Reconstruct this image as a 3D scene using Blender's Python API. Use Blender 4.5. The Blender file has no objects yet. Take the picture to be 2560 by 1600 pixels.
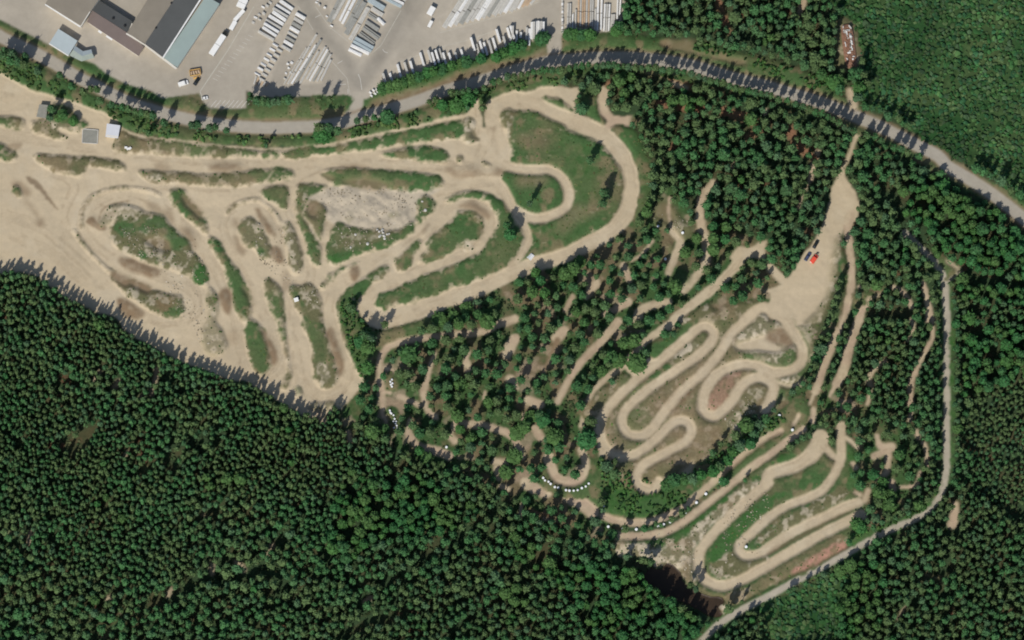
import bpy, math, random
import numpy as np

# ------------------------------------------------------------------ camera, sky, sun, exposure
SC = bpy.context.scene
COL = SC.collection
M = 0.2                                   # metres per source pixel (2560 x 1600)
TILT = math.radians(8.0)                  # the satellite looks from slightly south
DIST = 2500.0
cam_d = bpy.data.cameras.new("camera"); cam = bpy.data.objects.new("camera", cam_d); COL.objects.link(cam)
cam.location = (0, -DIST*math.sin(TILT), DIST*math.cos(TILT))
cam.rotation_euler = (TILT, 0, 0)
cam_d.sensor_width = 36.0
cam_d.lens = 36.0*DIST/(2560*M)
cam_d.clip_start = 10; cam_d.clip_end = 9000
SC.camera = cam
SUN_EL = math.radians(47); SH_AZ = math.radians(26)      # shadows fall up and to the right
world = bpy.data.worlds.new("World"); SC.world = world; world.use_nodes = True
wn = world.node_tree.nodes; wl = world.node_tree.links
sky = wn.new("ShaderNodeTexSky"); sky.sky_type = 'NISHITA'; sky.sun_disc = False
sky.sun_elevation = SUN_EL; sky.sun_rotation = math.pi + SH_AZ
wn["Background"].inputs[1].default_value = 0.095
wl.new(sky.outputs[0], wn["Background"].inputs[0])
sun_d = bpy.data.lights.new("sun", 'SUN'); sun_d.energy = 3.65; sun_d.angle = math.radians(0.5)
sun_d.color = (1.0, 0.955, 0.88)
sun = bpy.data.objects.new("sun", sun_d); COL.objects.link(sun)
from mathutils import Vector, Matrix
sd = Vector((math.sin(SH_AZ)*math.cos(SUN_EL), math.cos(SH_AZ)*math.cos(SUN_EL), -math.sin(SUN_EL)))
sun.rotation_euler = sd.to_track_quat('-Z', 'Y').to_euler(); sun.location = (0, 0, 300)
SC.view_settings.view_transform = 'Standard'; SC.view_settings.look = 'None'
SC.view_settings.exposure = 0.0; SC.view_settings.gamma = 1.0
SC.render.engine = 'CYCLES'
SC.cycles.max_bounces = 4
SC.cycles.filter_width = 1.9

rng = np.random.default_rng(7); random.seed(7)

# ------------------------------------------------------------------ coordinates
ct, st = math.cos(TILT), math.sin(TILT)
def P(px, py, z=0.0):
    """source pixel -> world x,y on the plane at height z"""
    px = np.asarray(px, float); py = np.asarray(py, float)
    a = (px-1280)*M/DIST; b = (800-py)*M/DIST
    # camera axes: right (1,0,0), up (0,ct,st), forward (0,st,-ct)
    dx = a; dy = b*ct + st; dz = b*st - ct
    t = (z - DIST*ct)/dz
    return t*dx, -DIST*st + t*dy
def Q(x, y, z=0.0):
    """world -> source pixel"""
    vx = x; vy = y + DIST*st; vz = z - DIST*ct
    d = vy*st - vz*ct
    return 1280 + vx/d*DIST/M, 800 - (vy*ct + vz*st)/d*DIST/M
def pts(s):
    """'A0 x,y x,y B1 x,y' -> source pixels (tile letters = 400 px rows, digits = 640 px columns, read at 3.78x)"""
    out = []; ox = oy = 0; k = 2419/640
    for w in s.split():
        if w == 'F': ox = oy = 0; k = 2419/2560
        elif w[0] in 'ABCD' and ',' not in w:
            oy = 'ABCD'.index(w[0])*400; ox = int(w[1])*640; k = 2419/640
        else:
            a, b = w.split(','); out.append((ox+float(a)/k, oy+float(b)/k))
    return np.array(out)

def catmull(p, closed, n=5):
    p = np.asarray(p); N = len(p)
    if N < 3: return p
    out = []
    rngi = range(N) if closed else range(N-1)
    for i in rngi:
        if closed: a, b, c, d = p[(i-1) % N], p[i], p[(i+1) % N], p[(i+2) % N]
        else: a, b, c, d = p[max(i-1, 0)], p[i], p[i+1], p[min(i+2, N-1)]
        for j in range(n):
            t = j/n
            out.append(0.5*((2*b)+(-a+c)*t+(2*a-5*b+4*c-d)*t*t+(-a+3*b-3*c+d)*t**3))
    if not closed: out.append(p[-1])
    return np.array(out)

# ------------------------------------------------------------------ raster of the ground (half-metre cells)
CELL = 0.5
XS = np.arange(-290, 290+CELL, CELL); YS = np.arange(-195, 195+CELL, CELL)
NX, NY = len(XS), len(YS)
GX, GY = np.meshgrid(XS, YS)
def vnoise(scale, seed, octs=3):
    """smooth value noise on the grid, 0..1; scale = feature size in metres"""
    r = np.random.default_rng(seed); tot = np.zeros((NY, NX)); amp = 1; s = 0
    for o in range(octs):
        n1 = int(580/scale)+4; n2 = int(390/scale)+4
        g = r.random((n2, n1)); fx = (GX+290)/scale; fy = (GY+195)/scale
        ix = fx.astype(int); iy = fy.astype(int); u = fx-ix; v = fy-iy
        u = u*u*(3-2*u); v = v*v*(3-2*v)
        tot += amp*((g[iy, ix]*(1-u)+g[iy, ix+1]*u)*(1-v)+(g[iy+1, ix]*(1-u)+g[iy+1, ix+1]*u)*v)
        s += amp; amp *= 0.55; scale = max(scale/2, 0.9)
    return tot/s
def blur(a, r):
    k = int(max(1, r)); w = np.exp(-0.5*(np.arange(-2*k, 2*k+1)/max(r, .3))**2); w /= w.sum()
    a = np.apply_along_axis(lambda m: np.convolve(m, w, 'same'), 1, a)
    return np.apply_along_axis(lambda m: np.convolve(m, w, 'same'), 0, a)
WXP, WYP = Q(GX, GY)                       # the grid in source pixels
wpx = WXP + (vnoise(3.2, 11)-.5)*9; wpy = WYP + (vnoise(3.2, 12)-.5)*9      # ragged edges
def raster_poly(p, px, py):
    m = np.zeros(px.shape, bool)
    x0, y0 = p.min(0)-12; x1, y1 = p.max(0)+12
    jj = np.where((WXP[0] > x0-5) & (WXP[-1] < x1+5))[0]
    jj = np.where((np.maximum(WXP[0], WXP[-1]) > x0) & (np.minimum(WXP[0], WXP[-1]) < x1))[0]
    ii = np.where((WYP[:, NX//2] > y0) & (WYP[:, NX//2] < y1))[0]
    if len(ii) == 0 or len(jj) == 0: return m
    sl = (slice(ii[0], ii[-1]+1), slice(jj[0], jj[-1]+1)); X = px[sl]; Y = py[sl]; r = np.zeros(X.shape, bool)
    n = len(p)
    for i in range(n):
        ax, ay = p[i]; bx, by = p[(i+1) % n]
        if ay == by: continue
        c = ((ay > Y) != (by > Y)) & (X < (bx-ax)*(Y-ay)/(by-ay)+ax)
        r ^= c
    m[sl] = r
    return m
def raster_stroke(p, w0, w1, px, py):
    m = np.zeros(px.shape, bool); n = len(p)-1
    for i in range(n):
        a, b = p[i], p[i+1]; w = (w0+(w1-w0)*(i+.5)/n)/2
        x0, y0 = np.minimum(a, b)-w-12; x1, y1 = np.maximum(a, b)+w+12
        jj = np.where((np.maximum(WXP[0], WXP[-1]) > x0) & (np.minimum(WXP[0], WXP[-1]) < x1))[0]
        ii = np.where((WYP[:, NX//2] > y0) & (WYP[:, NX//2] < y1))[0]
        if len(ii) == 0 or len(jj) == 0: continue
        sl = (slice(ii[0], ii[-1]+1), slice(jj[0], jj[-1]+1)); X = px[sl]-a[0]; Y = py[sl]-a[1]
        d = b-a; L = max((d*d).sum(), 1e-6); t = np.clip((X*d[0]+Y*d[1])/L, 0, 1)
        m[sl] |= (X-t*d[0])**2+(Y-t*d[1])**2 < w*w
    return m

# class ids
FLOOR, WOOD, GRASS, SAND, ROAD, GRAVEL, YARD, POND, MEADOW = range(9)
cls = np.full((NY, NX), FLOOR, np.int8)
n8 = vnoise(8, 1); n3 = vnoise(3, 2); n20 = vnoise(22, 3); n1 = vnoise(1.6, 4, 2); n40 = vnoise(45, 5)
def col(*c): return np.array(c, float)
C_SAND = col(.492, .402, .272); C_PALE = col(.53, .455, .33); C_PINK = col(.44, .335, .235)
C_BROWN = col(.225, .160, .098); C_GREEN = col(.060, .118, .040); C_OLIVE = col(.130, .125, .062)
C_DRY = col(.20, .16, .09); C_FLOOR = col(.038, .066, .030); C_RED = col(.16, .085, .05)
C_GRAV = col(.40, .355, .28); C_ASPH = col(.365, .330, .270); C_YARD = col(.405, .360, .290); C_QUAR = col(.47, .40, .295)
def mix(a, b, t): return a+(b-a)*np.clip(t, 0, 1)[..., None]
def st_(n, lo, hi): return np.clip((n-lo)/(hi-lo), 0, 1)
one = np.ones((NY, NX, 1))
LOOK = {}
LOOK['F'] = mix(mix(C_FLOOR*one, C_OLIVE*.55*one, st_(n8, .45, .75)), C_RED*.8*one, st_(n20, .66, .78)*st_(n3, .5, .7))
LOOK['W'] = mix(mix(C_GREEN*.8*one, C_DRY*.8*one, st_(n8, .45, .65)), C_PINK*.8*one, st_(vnoise(9, 21), .66, .76)*.6)
LOOK['G'] = mix(mix(C_GREEN*one, C_OLIVE*one, st_(n20, .35, .75)*.8), C_GREEN*.7*one, st_(n3, .5, .8)*.6)
LOOK['G'] = mix(LOOK['G'], C_DRY*one, st_(vnoise(6, 81), .56, .72)*.75)
LOOK['E'] = mix(mix(C_GREEN*one, C_OLIVE*one, st_(n8, .6, .8)*.5), col(.045, .115, .03)*one, st_(n3, .4, .7))
LOOK['O'] = mix(mix(C_OLIVE*one, C_DRY*one, st_(n8, .4, .7)), C_GREEN*one, st_(n20, .5, .65)*.7)
LOOK['O'] = mix(LOOK['O'], C_SAND*.72*one, st_(vnoise(4, 82), .58, .74)*.7)
LOOK['M'] = mix(mix(C_PALE*.9*one, C_OLIVE*one, st_(n3, .42, .58)*.85), C_BROWN*one, st_(n8, .55, .75)*.5)
LOOK['m'] = mix(C_OLIVE*one, C_PALE*.8*one, st_(n3, .52, .68)*.8)
LOOK['S'] = mix(mix(C_SAND*one, C_SAND*.94*one, st_(n20, .4, .7)), C_PALE*one, st_(n8, .5, .8)*.35)
LOOK['P'] = mix(C_PINK*one, C_SAND*one, st_(n8, .35, .7))
LOOK['B'] = mix(C_BROWN*one, C_SAND*.7*one, st_(n3, .45, .8)*.5)
LOOK['K'] = C_BROWN*.75*one
LOOK['R'] = mix(C_RED*1.5*one, C_OLIVE*one, st_(n3, .45, .7)*.6)
LOOK['T'] = mix(col(.40, .22, .16)*one, C_OLIVE*one, st_(n3, .5, .75)*.7)
LOOK['V'] = mix(C_GRAV*1.1*one, C_GRAV*.9*one, n3)
LOOK['A'] = mix(C_ASPH*one, C_ASPH*.93*one, n8)
LOOK['Y'] = mix(mix(C_YARD*one, C_YARD*.9*one, st_(n20, .4, .6)), C_YARD*.86*one, st_(n40, .5, .7))
LOOK['U'] = mix(C_YARD*1.12*one, C_YARD*.98*one, st_(n3, .4, .7))
LOOK['D'] = mix(C_ASPH*.68*one, C_ASPH*.78*one, st_(n8, .4, .6))
LOOK['Q'] = mix(mix(C_QUAR*one, col(.36, .31, .235)*one, st_(n3, .45, .65)*.7), C_OLIVE*1.3*one, st_(n8, .66, .78)*.5)
LOOK['X'] = mix(col(.022, .066, .020)*one, col(.058, .092, .034)*one, st_(n20, .35, .7))*(.7+.6*n3[..., None])
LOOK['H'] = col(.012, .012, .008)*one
LOOK['J'] = col(.055, .035, .012)*one
CLS = dict(F=FLOOR, W=WOOD, G=GRASS, E=GRASS, O=GRASS, M=GRASS, m=GRASS, S=SAND, P=SAND, B=SAND, K=SAND, R=WOOD, T=GRASS,
           V=GRAVEL, A=ROAD, Y=YARD, D=YARD, U=YARD, Q=SAND, X=MEADOW, H=GRASS, J=POND)
RAG = vnoise(2.6, 55, 3)
rgb = LOOK['F'].copy()
def paint(kind, m, soft=.9, alpha=1.0, keep=False):
    global rgb
    f = m.astype(np.float32)
    ii = np.where(m.any(1))[0]; jj = np.where(m.any(0))[0]
    if len(ii) == 0: return
    sl = (slice(max(ii[0]-8, 0), ii[-1]+9), slice(max(jj[0]-8, 0), jj[-1]+9))
    if kind in 'GOEmM' and soft < 2.2:
        bb = blur(f[sl], 3.0); w = np.clip((bb-.5)*2.2+.5+(RAG[sl]-.5)*2.4, 0, 1)*np.clip(bb*3, 0, 1)*alpha
    else: w = blur(f[sl], soft)*alpha
    rgb[sl] = rgb[sl]*(1-w[..., None]) + LOOK[kind][sl]*w[..., None]
    if not keep: cls[m] = CLS[kind]
def area(kind, s, hard=False, soft=.9, alpha=1.0, keep=False):
    p = pts(s)
    if not hard: p = catmull(p, True)
    paint(kind, raster_poly(p, WXP if hard else wpx, WYP if hard else wpy), soft, alpha, keep)
def path(kind, w, s, w1=None, hard=False, soft=.9, alpha=1.0, keep=False):
    p = catmull(pts(s), False)
    k = .45
    X = WXP if hard else WXP+(wpx-WXP)*k; Y = WYP if hard else WYP+(wpy-WYP)*k
    paint(kind, raster_stroke(p, w, w1 or w, X, Y), soft, alpha, keep)
    if kind in 'SP' and alpha == 1.0 and w >= 14: ruts(p, min(w, w1 or w))
def ruts(p, w, a=.30):
    d = np.gradient(p, axis=0); n = np.stack([-d[:, 1], d[:, 0]], 1)/np.maximum(np.hypot(d[:, 0], d[:, 1]), 1e-6)[:, None]
    k = rut_n[0]; rut_n[0] += 1
    for o, kd, ww, aa in ((-.30, 'B', 2.2, a), (-.12, 'B', 1.8, a*.7), (.14, 'B', 2.0, a*.8), (.31, 'B', 2.2, a), (0, 'M', 3.5, a*.5), (-.46, 'B', 2.6, a*1.1), (.46, 'B', 2.6, a*1.1)):
        q = p+n*w*(o+.05*np.sin(np.arange(len(p))*.35+k+o*9))[:, None]
        paint(kd, raster_stroke(q, ww, ww, wpx, wpy) & (RUTN > .42), .7, aa, True)
rut_n = [0]; RUTN = vnoise(7, 56, 2)
def rutlines(w, *L_):
    for s_ in L_: ruts(catmull(pts(s_), False), w, .32)

# ---- broad zones
area('W', "C1 1250,120 B1 2000,1300 B2 0,1150 600,870 1000,650 1180,450 1300,500 1500,250 1700,500 1900,600 2200,700 2419,760 B3 0,1000 100,1200 0,1400 C2 1900,100 1500,400 1100,700 800,900 830,1200 1000,1500 D2 1000,500 850,330 C2 200,1400 C1 2300,1450 1900,1350 1500,1250 1150,1050 850,1050 830,750 1100,550 1150,300")
area('W', "C1 830,750 1000,1000 1350,1230 1700,1380 D1 2100,20 2350,120 D2 100,350 500,430 850,600 1050,600 1000,300 C2 900,1200 400,900 C1 1500,700")
area('W', "C2 1500,1512 2000,1050 2419,850 C3 300,650 600,600 1100,950 1350,1150 1350,1512 D3 1250,300 900,450 700,200 C3 800,1000 500,950 D2 1900,200")
area('G', "C2 830,1250 1000,1512 D2 1500,90 1500,0 C2 2419,950 C3 300,700 330,1020 D2 1700,200 1200,380 860,300 700,100")
area('E', "D2 860,100 1100,70 1500,100 1650,150 1450,300 1200,370 900,300 830,200")
area('G', "A0 -200,100 0,185 460,400 900,560 1430,850 1880,850 2330,1000 A1 330,915 900,900 1160,820 1800,620 2419,380 A2 320,360 960,280 1100,330 1500,370 1900,430 2419,560 A3 300,640 700,850 760,950 2419,1900 2300,2000 900,1280 820,1260 300,1050 0,930 A2 1600,760 900,680 400,820 0,900 A1 2100,1000 1500,1240 600,1390 A0 1900,1350 1150,1220 600,1000 330,900 -200,720")
area('X', "A3 630,-120 640,60 740,210 830,300 850,520 900,650 930,800 860,950 1200,1130 1500,1330 1900,1560 B3 2150,180 2419,380 2600,420 A3 2700,1000 2700,-150")
area('X', "D3 -100,1210 300,1030 600,880 820,930 700,1050 680,1300 620,1560 D2 2350,1620 2419,1300")
# ---- yard and roads
area('Y', "A0 -300,-200 -300,100 0,185 260,320 460,420 660,530 890,600 1010,700 1200,800 1430,860 1530,930 1880,880 1930,980 1990,1030 2330,1030 A1 -90,850 0,930 330,915 880,900 910,960 1060,930 1160,840 1400,730 1800,640 2000,580 2180,510 2419,430 A2 0,410 200,390 330,380 330,470 465,470 470,315 960,295 1030,200 1060,50 1080,-200", hard=True)
path('Y', 28, "A1 960,880 960,980 900,1080 850,1150", hard=True)
path('Y', 34, "A2 395,380 400,560", hard=True)
area('G', "A1 330,920 880,905 905,960 860,1050 740,1090 560,1135 0,1135 A0 2200,1080 1960,1030 2330,1030 A1 0,930", soft=1.2)
for a_ in ("A1 255,800 470,450 565,320 720,560 610,790", "A1 640,-40 760,240 850,350 900,430 860,490 960,540 1080,510 1180,400 1240,120 1330,-40", "A1 1750,300 1700,230 1900,-60 2450,-60 2450,120", "A1 350,40 160,190 140,300 0,650 0,820 110,820 250,480 420,250 400,60", "A2 0,-60 300,-60 250,20 0,115", "A2 470,-60 1075,-60 1030,200 960,290 470,315",
  "A1 1060,880 1200,690 1500,500 2000,360 2419,240 2419,430 1800,640 1160,840"):
    area('U', a_, hard=True, alpha=.85, keep=True, soft=1.2)
path('D', 34, "A1 1480,-50 1300,280 1150,560 1000,780", alpha=.8, keep=True, soft=3)
path('D', 30, "A1 420,-50 620,300 850,560 960,800", alpha=.7, keep=True, soft=3)
path('D', 12, "A1 1330,440 1480,180 1600,0", alpha=.6, keep=True, soft=3)
RD = "A0 -300,180 50,370 350,510 550,620 750,740 900,810 1050,890 1250,980 1500,1060 1700,1110 1900,1150 2100,1180 2419,1205 A1 300,1205 600,1190 850,1150 1000,1105 1200,1050 1500,960 1800,850 2100,770 2419,670 A2 300,590 550,565 800,545 1100,545 1400,570 1650,610 1900,680 2100,740 2300,790 A3 0,820 200,880 500,970 850,1110 1000,1170 1200,1265 1400,1370 1600,1470 B3 1700,60 1900,180 2100,310 2300,460 2600,700"
path('B', 42, RD, alpha=.75, keep=False, soft=1.6)
path('A', 28, RD, hard=True)
area('B', "A1 1080,950 1160,1000 1650,860 2000,740 2419,620 A2 270,560 320,450 150,540 0,560 A1 2100,620 1700,780 1400,860", soft=2, alpha=.75)
area('B', "A2 1380,400 1700,380 1720,470 1850,520 2200,560 2150,620 1800,530 1500,470", soft=2, alpha=.7)
path('A', 26, RD, hard=True)
path('V', 1.6, RD, hard=True, alpha=.45, keep=True, soft=.6)
path('E', 30, "B3 1600,1000 1650,1080 1670,1200 1690,1512 C3 1695,500 1700,900 1690,1200 1690,1350 1670,1512 D3 1630,130 1540,240 1390,350 1200,440 1000,540 750,680 500,820 250,950 0,1095 D2 2200,1205 2000,1330 1880,1430 1700,1620", soft=1.5)
path('V', 17, "B3 1290,690 1490,880 1600,1000 1650,1080 1670,1200 1690,1512 C3 1690,500 1690,900 1685,1200 1690,1350 1670,1512 D3 1630,130 1560,240 1400,360 1200,450 1000,550 750,690 500,830 250,960 0,1100 D2 2200,1210 2000,1330 1880,1430 1700,1620", 17, hard=True)
area('O', "B3 1600,900 1700,920 1840,1080 1700,1120 1640,1040", soft=1.5)
path('m', 14, "B3 1690,1150 1740,1080 1830,1085", soft=1.5)
path('V', 6, "B3 1700,1250 1720,1140 1820,1085", soft=1.5)
path('P', 10, "B3 1690,960 1800,1030", soft=1.5)
path('P', 16, "A3 770,860 790,930 800,1010", 24, soft=1.4)
path('E', 9, "C3 1735,100 1745,900 1750,1400", soft=2)
# ---- the big sandy zone
area('S', "A0 -300,600 0,690 120,760 230,815 330,865 500,905 700,960 950,1050 1100,1130 1150,1210 1400,1295 1700,1325 2000,1360 2419,1400 A1 300,1400 550,1375 750,1350 1000,1290 1200,1250 1500,1190 1800,1110 2010,1060 2090,930 2130,1100 2160,1200 2200,1020 2260,930 2419,880 A2 100,870 350,820 640,840 640,900 600,960 620,1060 850,1200 1000,1310 1100,1420 1160,1540 B2 1195,200 1180,450 1080,640 900,750 570,900 0,1130 B1 2050,1260 1800,1400 1600,1500 C1 1300,80 1160,90 1040,20 B1 970,1440 C1 900,0 800,60 880,280 960,460 1030,600 950,680 850,790 620,920 450,900 200,760 0,640 C0 2300,560 2150,560 1650,360 1200,100 B0 1100,1490 900,1430 600,1280 300,1080 -300,880")
# north strips
area('O', "A0 1130,1230 1300,1300 1700,1345 2000,1375 2419,1425 2419,1475 2000,1480 1400,1450 1200,1440 1070,1400")
area('O', "A1 60,1430 220,1425 200,1490 60,1485")
area('G', "A1 270,1425 600,1385 780,1370 1200,1280 1650,1190 1960,1145 1975,1290 1700,1320 1400,1350 1100,1410 900,1430 600,1470 290,1500")
area('G', "A1 1150,1465 1400,1400 1700,1390 1815,1450 1800,1530 1600,1520 1350,1490")
area('O', "A0 -50,1100 220,1130 210,1215 120,1210 -50,1170")
area('O', "A0 300,1150 470,1180 560,1250 650,1300 560,1320 400,1280 300,1230")
area('G', "A0 440,1090 500,980 660,1020 680,1080 800,1140 815,1205 700,1200 500,1165")
area('M', "A0 380,1120 500,1160 780,1220 700,1250 400,1190", soft=1.5)
area('O', "A0 -50,1350 110,1400 160,1500 100,1530 -50,1490")
area('B', "A0 70,1370 200,1350 190,1410 110,1430", soft=1.5, alpha=.6)
area('O', "A0 330,1460 700,1480 1100,1515 B0 1190,80 1120,95 850,60 780,135 700,150 430,70")
area('O', "B0 1310,100 1600,110 1900,130 2200,130 2419,95 B1 200,80 345,110 345,165 200,190 0,210 B0 2300,240 2100,245 1700,222 1500,215 1360,170")
area('M', "B0 1370,140 1520,140 1560,205 1440,200", soft=1.4)
path('S', 3, "B1 100,200 170,95", soft=1)
area('B', "B0 1480,20 1600,50 1610,110 1470,100", alpha=.55, soft=2)
area('B', "B0 1980,60 2100,20 2280,60 2250,110 2000,115", alpha=.8, soft=2)
area('K', "B0 240,150 350,190 420,290 530,430 540,470 400,330 280,210", alpha=.8)
area('B', "B0 100,220 200,210 300,310 240,340 130,260", alpha=.7, soft=2)
area('G', "B0 115,260 180,250 210,330 170,350", soft=1.5)
path('B', 8, "B0 240,390 300,450 360,530", soft=2, alpha=.6)
area('B', "B0 350,560 420,540 410,610 370,640", soft=2, alpha=.7)
path('O', 7, "B0 770,660 765,520 820,390 960,300 1200,265 1400,290 1515,340", soft=1.0, alpha=.95)
path('O', 7, "B0 700,660 790,800 900,930 1040,1060 1180,1200", soft=1.0, alpha=.95)
area('B', "B0 815,575 860,535 940,600 1005,630 1000,670 930,660 840,615")
path('B', 4, "B0 930,570 970,470 1060,420 1220,385", alpha=.9)
path('B', 3, "B0 945,420 1000,450", alpha=.8)
area('M', "B0 1050,420 1250,430 1400,520 1100,560 950,640 940,560 1010,490", soft=2, alpha=.7)
area('B', "B0 1370,400 1450,410 1540,480 1610,460 1640,600 1560,540 1430,480", soft=2, alpha=.75)
area('m', "B0 1055,600 1130,530 1250,500 1450,505 1600,600 1650,650 1780,790 1840,880 1930,1000 1970,1130 1960,1185 1900,1180 1820,1110 1700,1060 1500,1000 1320,940 1200,880 1080,800 1050,700")
area('G', "B0 1130,560 1300,590 1500,520 1640,640 1780,790 1650,860 1600,790 1500,720 1350,680 1200,730 1080,650", soft=2, alpha=.9)
area('B', "B0 1350,740 1550,740 1620,850 1500,850", soft=2.5, alpha=.6)
area('E', "B0 1310,880 1380,880 1400,930 1350,955 1310,930"); area('G', "B0 1450,930 1520,930 1520,980 1460,975")
area('E', "B0 1850,990 1930,1000 1965,1130 1940,1180 1880,1170 1820,1090")
area('G', "B0 1960,1280 2050,1290 2060,1340 1990,1380 1950,1350")
area('m', "B0 1970,1190 2040,1280 2060,1400 2040,1512 C0 2120,150 2150,250 2080,330 1950,300 1900,150 1960,0 B0 1960,1300", soft=2.5, alpha=.6)
area('B', "B0 1110,930 1200,915 1500,1030 1520,1060 1480,1110 1350,1095 1150,1000", soft=1.8)
area('m', "B0 1040,1020 1170,1100 1300,1150 1450,1230 1600,1265 1690,1280 1730,1340 1740,1420 1700,1480 1620,1500 1500,1460 1350,1390 1200,1280 1070,1130")
area('B', "B0 1050,1070 1100,1050 1230,1130 1180,1200 1080,1130", soft=2); area('B', "B0 1230,1130 1430,1200 1400,1260 1240,1190", soft=2)
area('R', "B0 1450,1270 1620,1290 1650,1380 1560,1440 1470,1380", soft=3, alpha=.35, keep=True)
area('G', "B0 1650,1285 1730,1350 1740,1420 1690,1485 1600,1500 1480,1440 1600,1430 1640,1350")
area('B', "B0 1100,1340 1160,1300 1360,1440 1300,1500 1180,1490", soft=1.8)
area('G', "B0 1600,290 1740,290 1800,380 1900,500 1960,600 1950,700 1850,610 1680,460 1600,350")
area('B', "B0 1720,330 1800,360 1900,480 1920,580 1830,500 1740,420", soft=2, alpha=.8)
area('G', "B0 1970,725 2080,790 2130,900 2240,1040 2310,1150 2375,1290 2370,1470 2300,1530 2240,1450 2200,1300 2150,1130 2080,960 2000,830")
area('G', "F 583,755 612,765 636,810 640,855 630,880 612,886 596,868 580,810")
area('B', "B0 1700,640 1780,650 1820,720 1870,830 1800,800 1740,700", soft=2, alpha=.8)
area('B', "B0 2080,1230 2160,1210 2200,1330 2180,1450 2120,1430 2065,1330", soft=1.8)
area('m', "B0 2250,620 2350,540 B1 0,580 60,630 90,720 150,860 130,930 60,930 0,850 B0 2300,800", alpha=.9)
area('G', "B0 2260,640 2320,600 2330,680 2280,700"); area('G', "B0 2330,790 2400,780 B1 90,860 100,900 20,880")
path('O', 7, "B0 2140,520 2200,440 2300,390 2419,375 B1 60,400 150,470 230,590", soft=1.2)
area('B', "B0 2190,560 2250,560 2260,640 2200,620", alpha=.6, soft=2); area('B', "B0 2200,720 2240,720 2320,850 2300,920 2230,840", alpha=.75, soft=2)
area('B', "B1 -10,460 40,470 90,560 180,680 180,740 110,690 30,560", soft=1.5); area('B', "B1 140,820 220,830 260,950 200,970 150,900", soft=1.5)
area('B', "B1 250,1060 310,1060 320,1200 270,1270 250,1200", soft=2, alpha=.5)
area('B', "B0 2290,1200 2380,1220 2400,1400 2370,1400", soft=2, alpha=.4)
area('G', "B1 45,300 170,250 280,248 305,300 290,465 220,430 110,370")
area('m', "B1 260,600 330,600 400,790 440,900 430,1060 340,1055 300,900 280,750", alpha=.9)
area('G', "B1 400,230 640,240 665,270 560,330 490,400 455,500 470,590 600,800 620,900 620,990 560,1000 510,930 470,760 380,530 365,400 380,290")
area('m', "B1 410,290 480,300 480,420 410,400", alpha=.8); area('m', "B1 540,880 600,900 610,980 550,980", alpha=.8)
area('O', "B1 500,390 650,340 680,430 640,600 620,790 480,590 460,500")
area('B', "B1 500,400 600,390 560,540 490,520", soft=2.5, alpha=.7)
path('S', 4, "B1 460,540 560,700 640,830", soft=1); path('S', 16, "B1 690,600 660,720 650,850 650,960", 22)
area('Q', "B1 490,370 560,320 700,265 860,250 1100,290 1300,280 1740,265 1640,330 1540,380 1510,480 1510,590 1330,660 1200,650 950,640 850,600 720,590 670,560 650,430 560,380")
area('G', "B1 1540,370 1650,345 1685,450 1620,540 1500,625 1480,690 1300,790 1100,860 900,920 740,995 700,970 670,860 700,700 750,600 850,610 950,650 1150,660 1330,670 1450,600 1520,560")
area('m', "B1 740,700 850,680 1080,720 1250,700 1200,760 950,850 750,870", soft=2, alpha=.6)
area('E', "B1 690,900 900,880 1300,740 1250,800 900,915 740,990", soft=1.5)
area('G', "B1 615,115 700,80 900,78 1200,100 1500,120 1700,140 1775,210 1740,260 1400,290 1240,270 1000,250 740,240 700,200 620,155")
area('B', "B1 610,110 680,120 740,170 700,210 620,155", soft=2, alpha=.7); area('B', "B1 800,200 1050,170 1250,230 1200,290 950,260", soft=2.5, alpha=.65)
area('B', "B1 780,60 950,40 1060,80 850,75", soft=2, alpha=.7)
path('B', 2, "B1 390,240 460,170 600,110", alpha=.8)
area('G', "B1 665,1095 750,1060 960,963 1000,965 800,1065 740,1130 650,1225 610,1190 700,1140")
area('m', "B1 600,1180 720,1110 660,1220", alpha=.7)
area('B', "B1 890,1030 960,985 985,1040 955,1120 910,1145", soft=1.5)
area('G', "B1 1200,1003 1245,1020 1110,1150 1020,1270 960,1320 960,1440 1000,1530 C1 1060,60 1150,110 1400,60 1660,-20 1640,80 1450,150 1250,220 1180,300 1130,420 1130,560 1030,610 960,470 870,280 800,80 775,0 B1 760,1350 850,1230 950,1160 1100,1060")
area('m', "B1 1180,1060 1260,1050 1130,1150 1090,1160", alpha=.8)
area('m', "B1 330,1180 420,1190 530,1170 610,1310 625,1512 C1 630,60 700,280 740,430 780,540 730,625 660,645 590,600 545,500 530,260 470,100 430,0 B1 380,1370 310,1260")
area('G', "B1 330,1190 380,1200 420,1300 480,1430 C1 500,0 620,30 700,280 740,440 640,410 560,400 530,260 470,100 430,0 B1 380,1370", soft=1.6)
area('m', "C1 565,440 620,420 670,480 680,560 640,590 580,530", alpha=.9, soft=1.2)
area('M', "C1 590,440 640,430 660,520 650,580 600,520")
path('G', 5, "C1 540,420 560,560 640,640 740,620", soft=1)
area('O', "B1 75,1160 120,1115 245,1250 275,1512 C1 280,100 320,400 335,500 310,640 225,640 280,560 305,470 270,280 200,20 B1 160,1450 105,1320")
area('B', "C1 660,120 740,80 790,300 840,420 800,545 755,440 700,230", soft=1.8)
area('B', "C1 40,80 120,150 190,300 210,400 150,420 90,230", soft=1.8); area('B', "C0 2140,120 2260,90 2270,200 2170,230", soft=3, alpha=.4)
area('G', "C1 390,620 420,640 450,710 400,740 375,690", soft=1.2, alpha=.8)
area('m', "C1 510,780 800,790 780,850 650,870 520,850", soft=1.5, alpha=.7)
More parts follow.
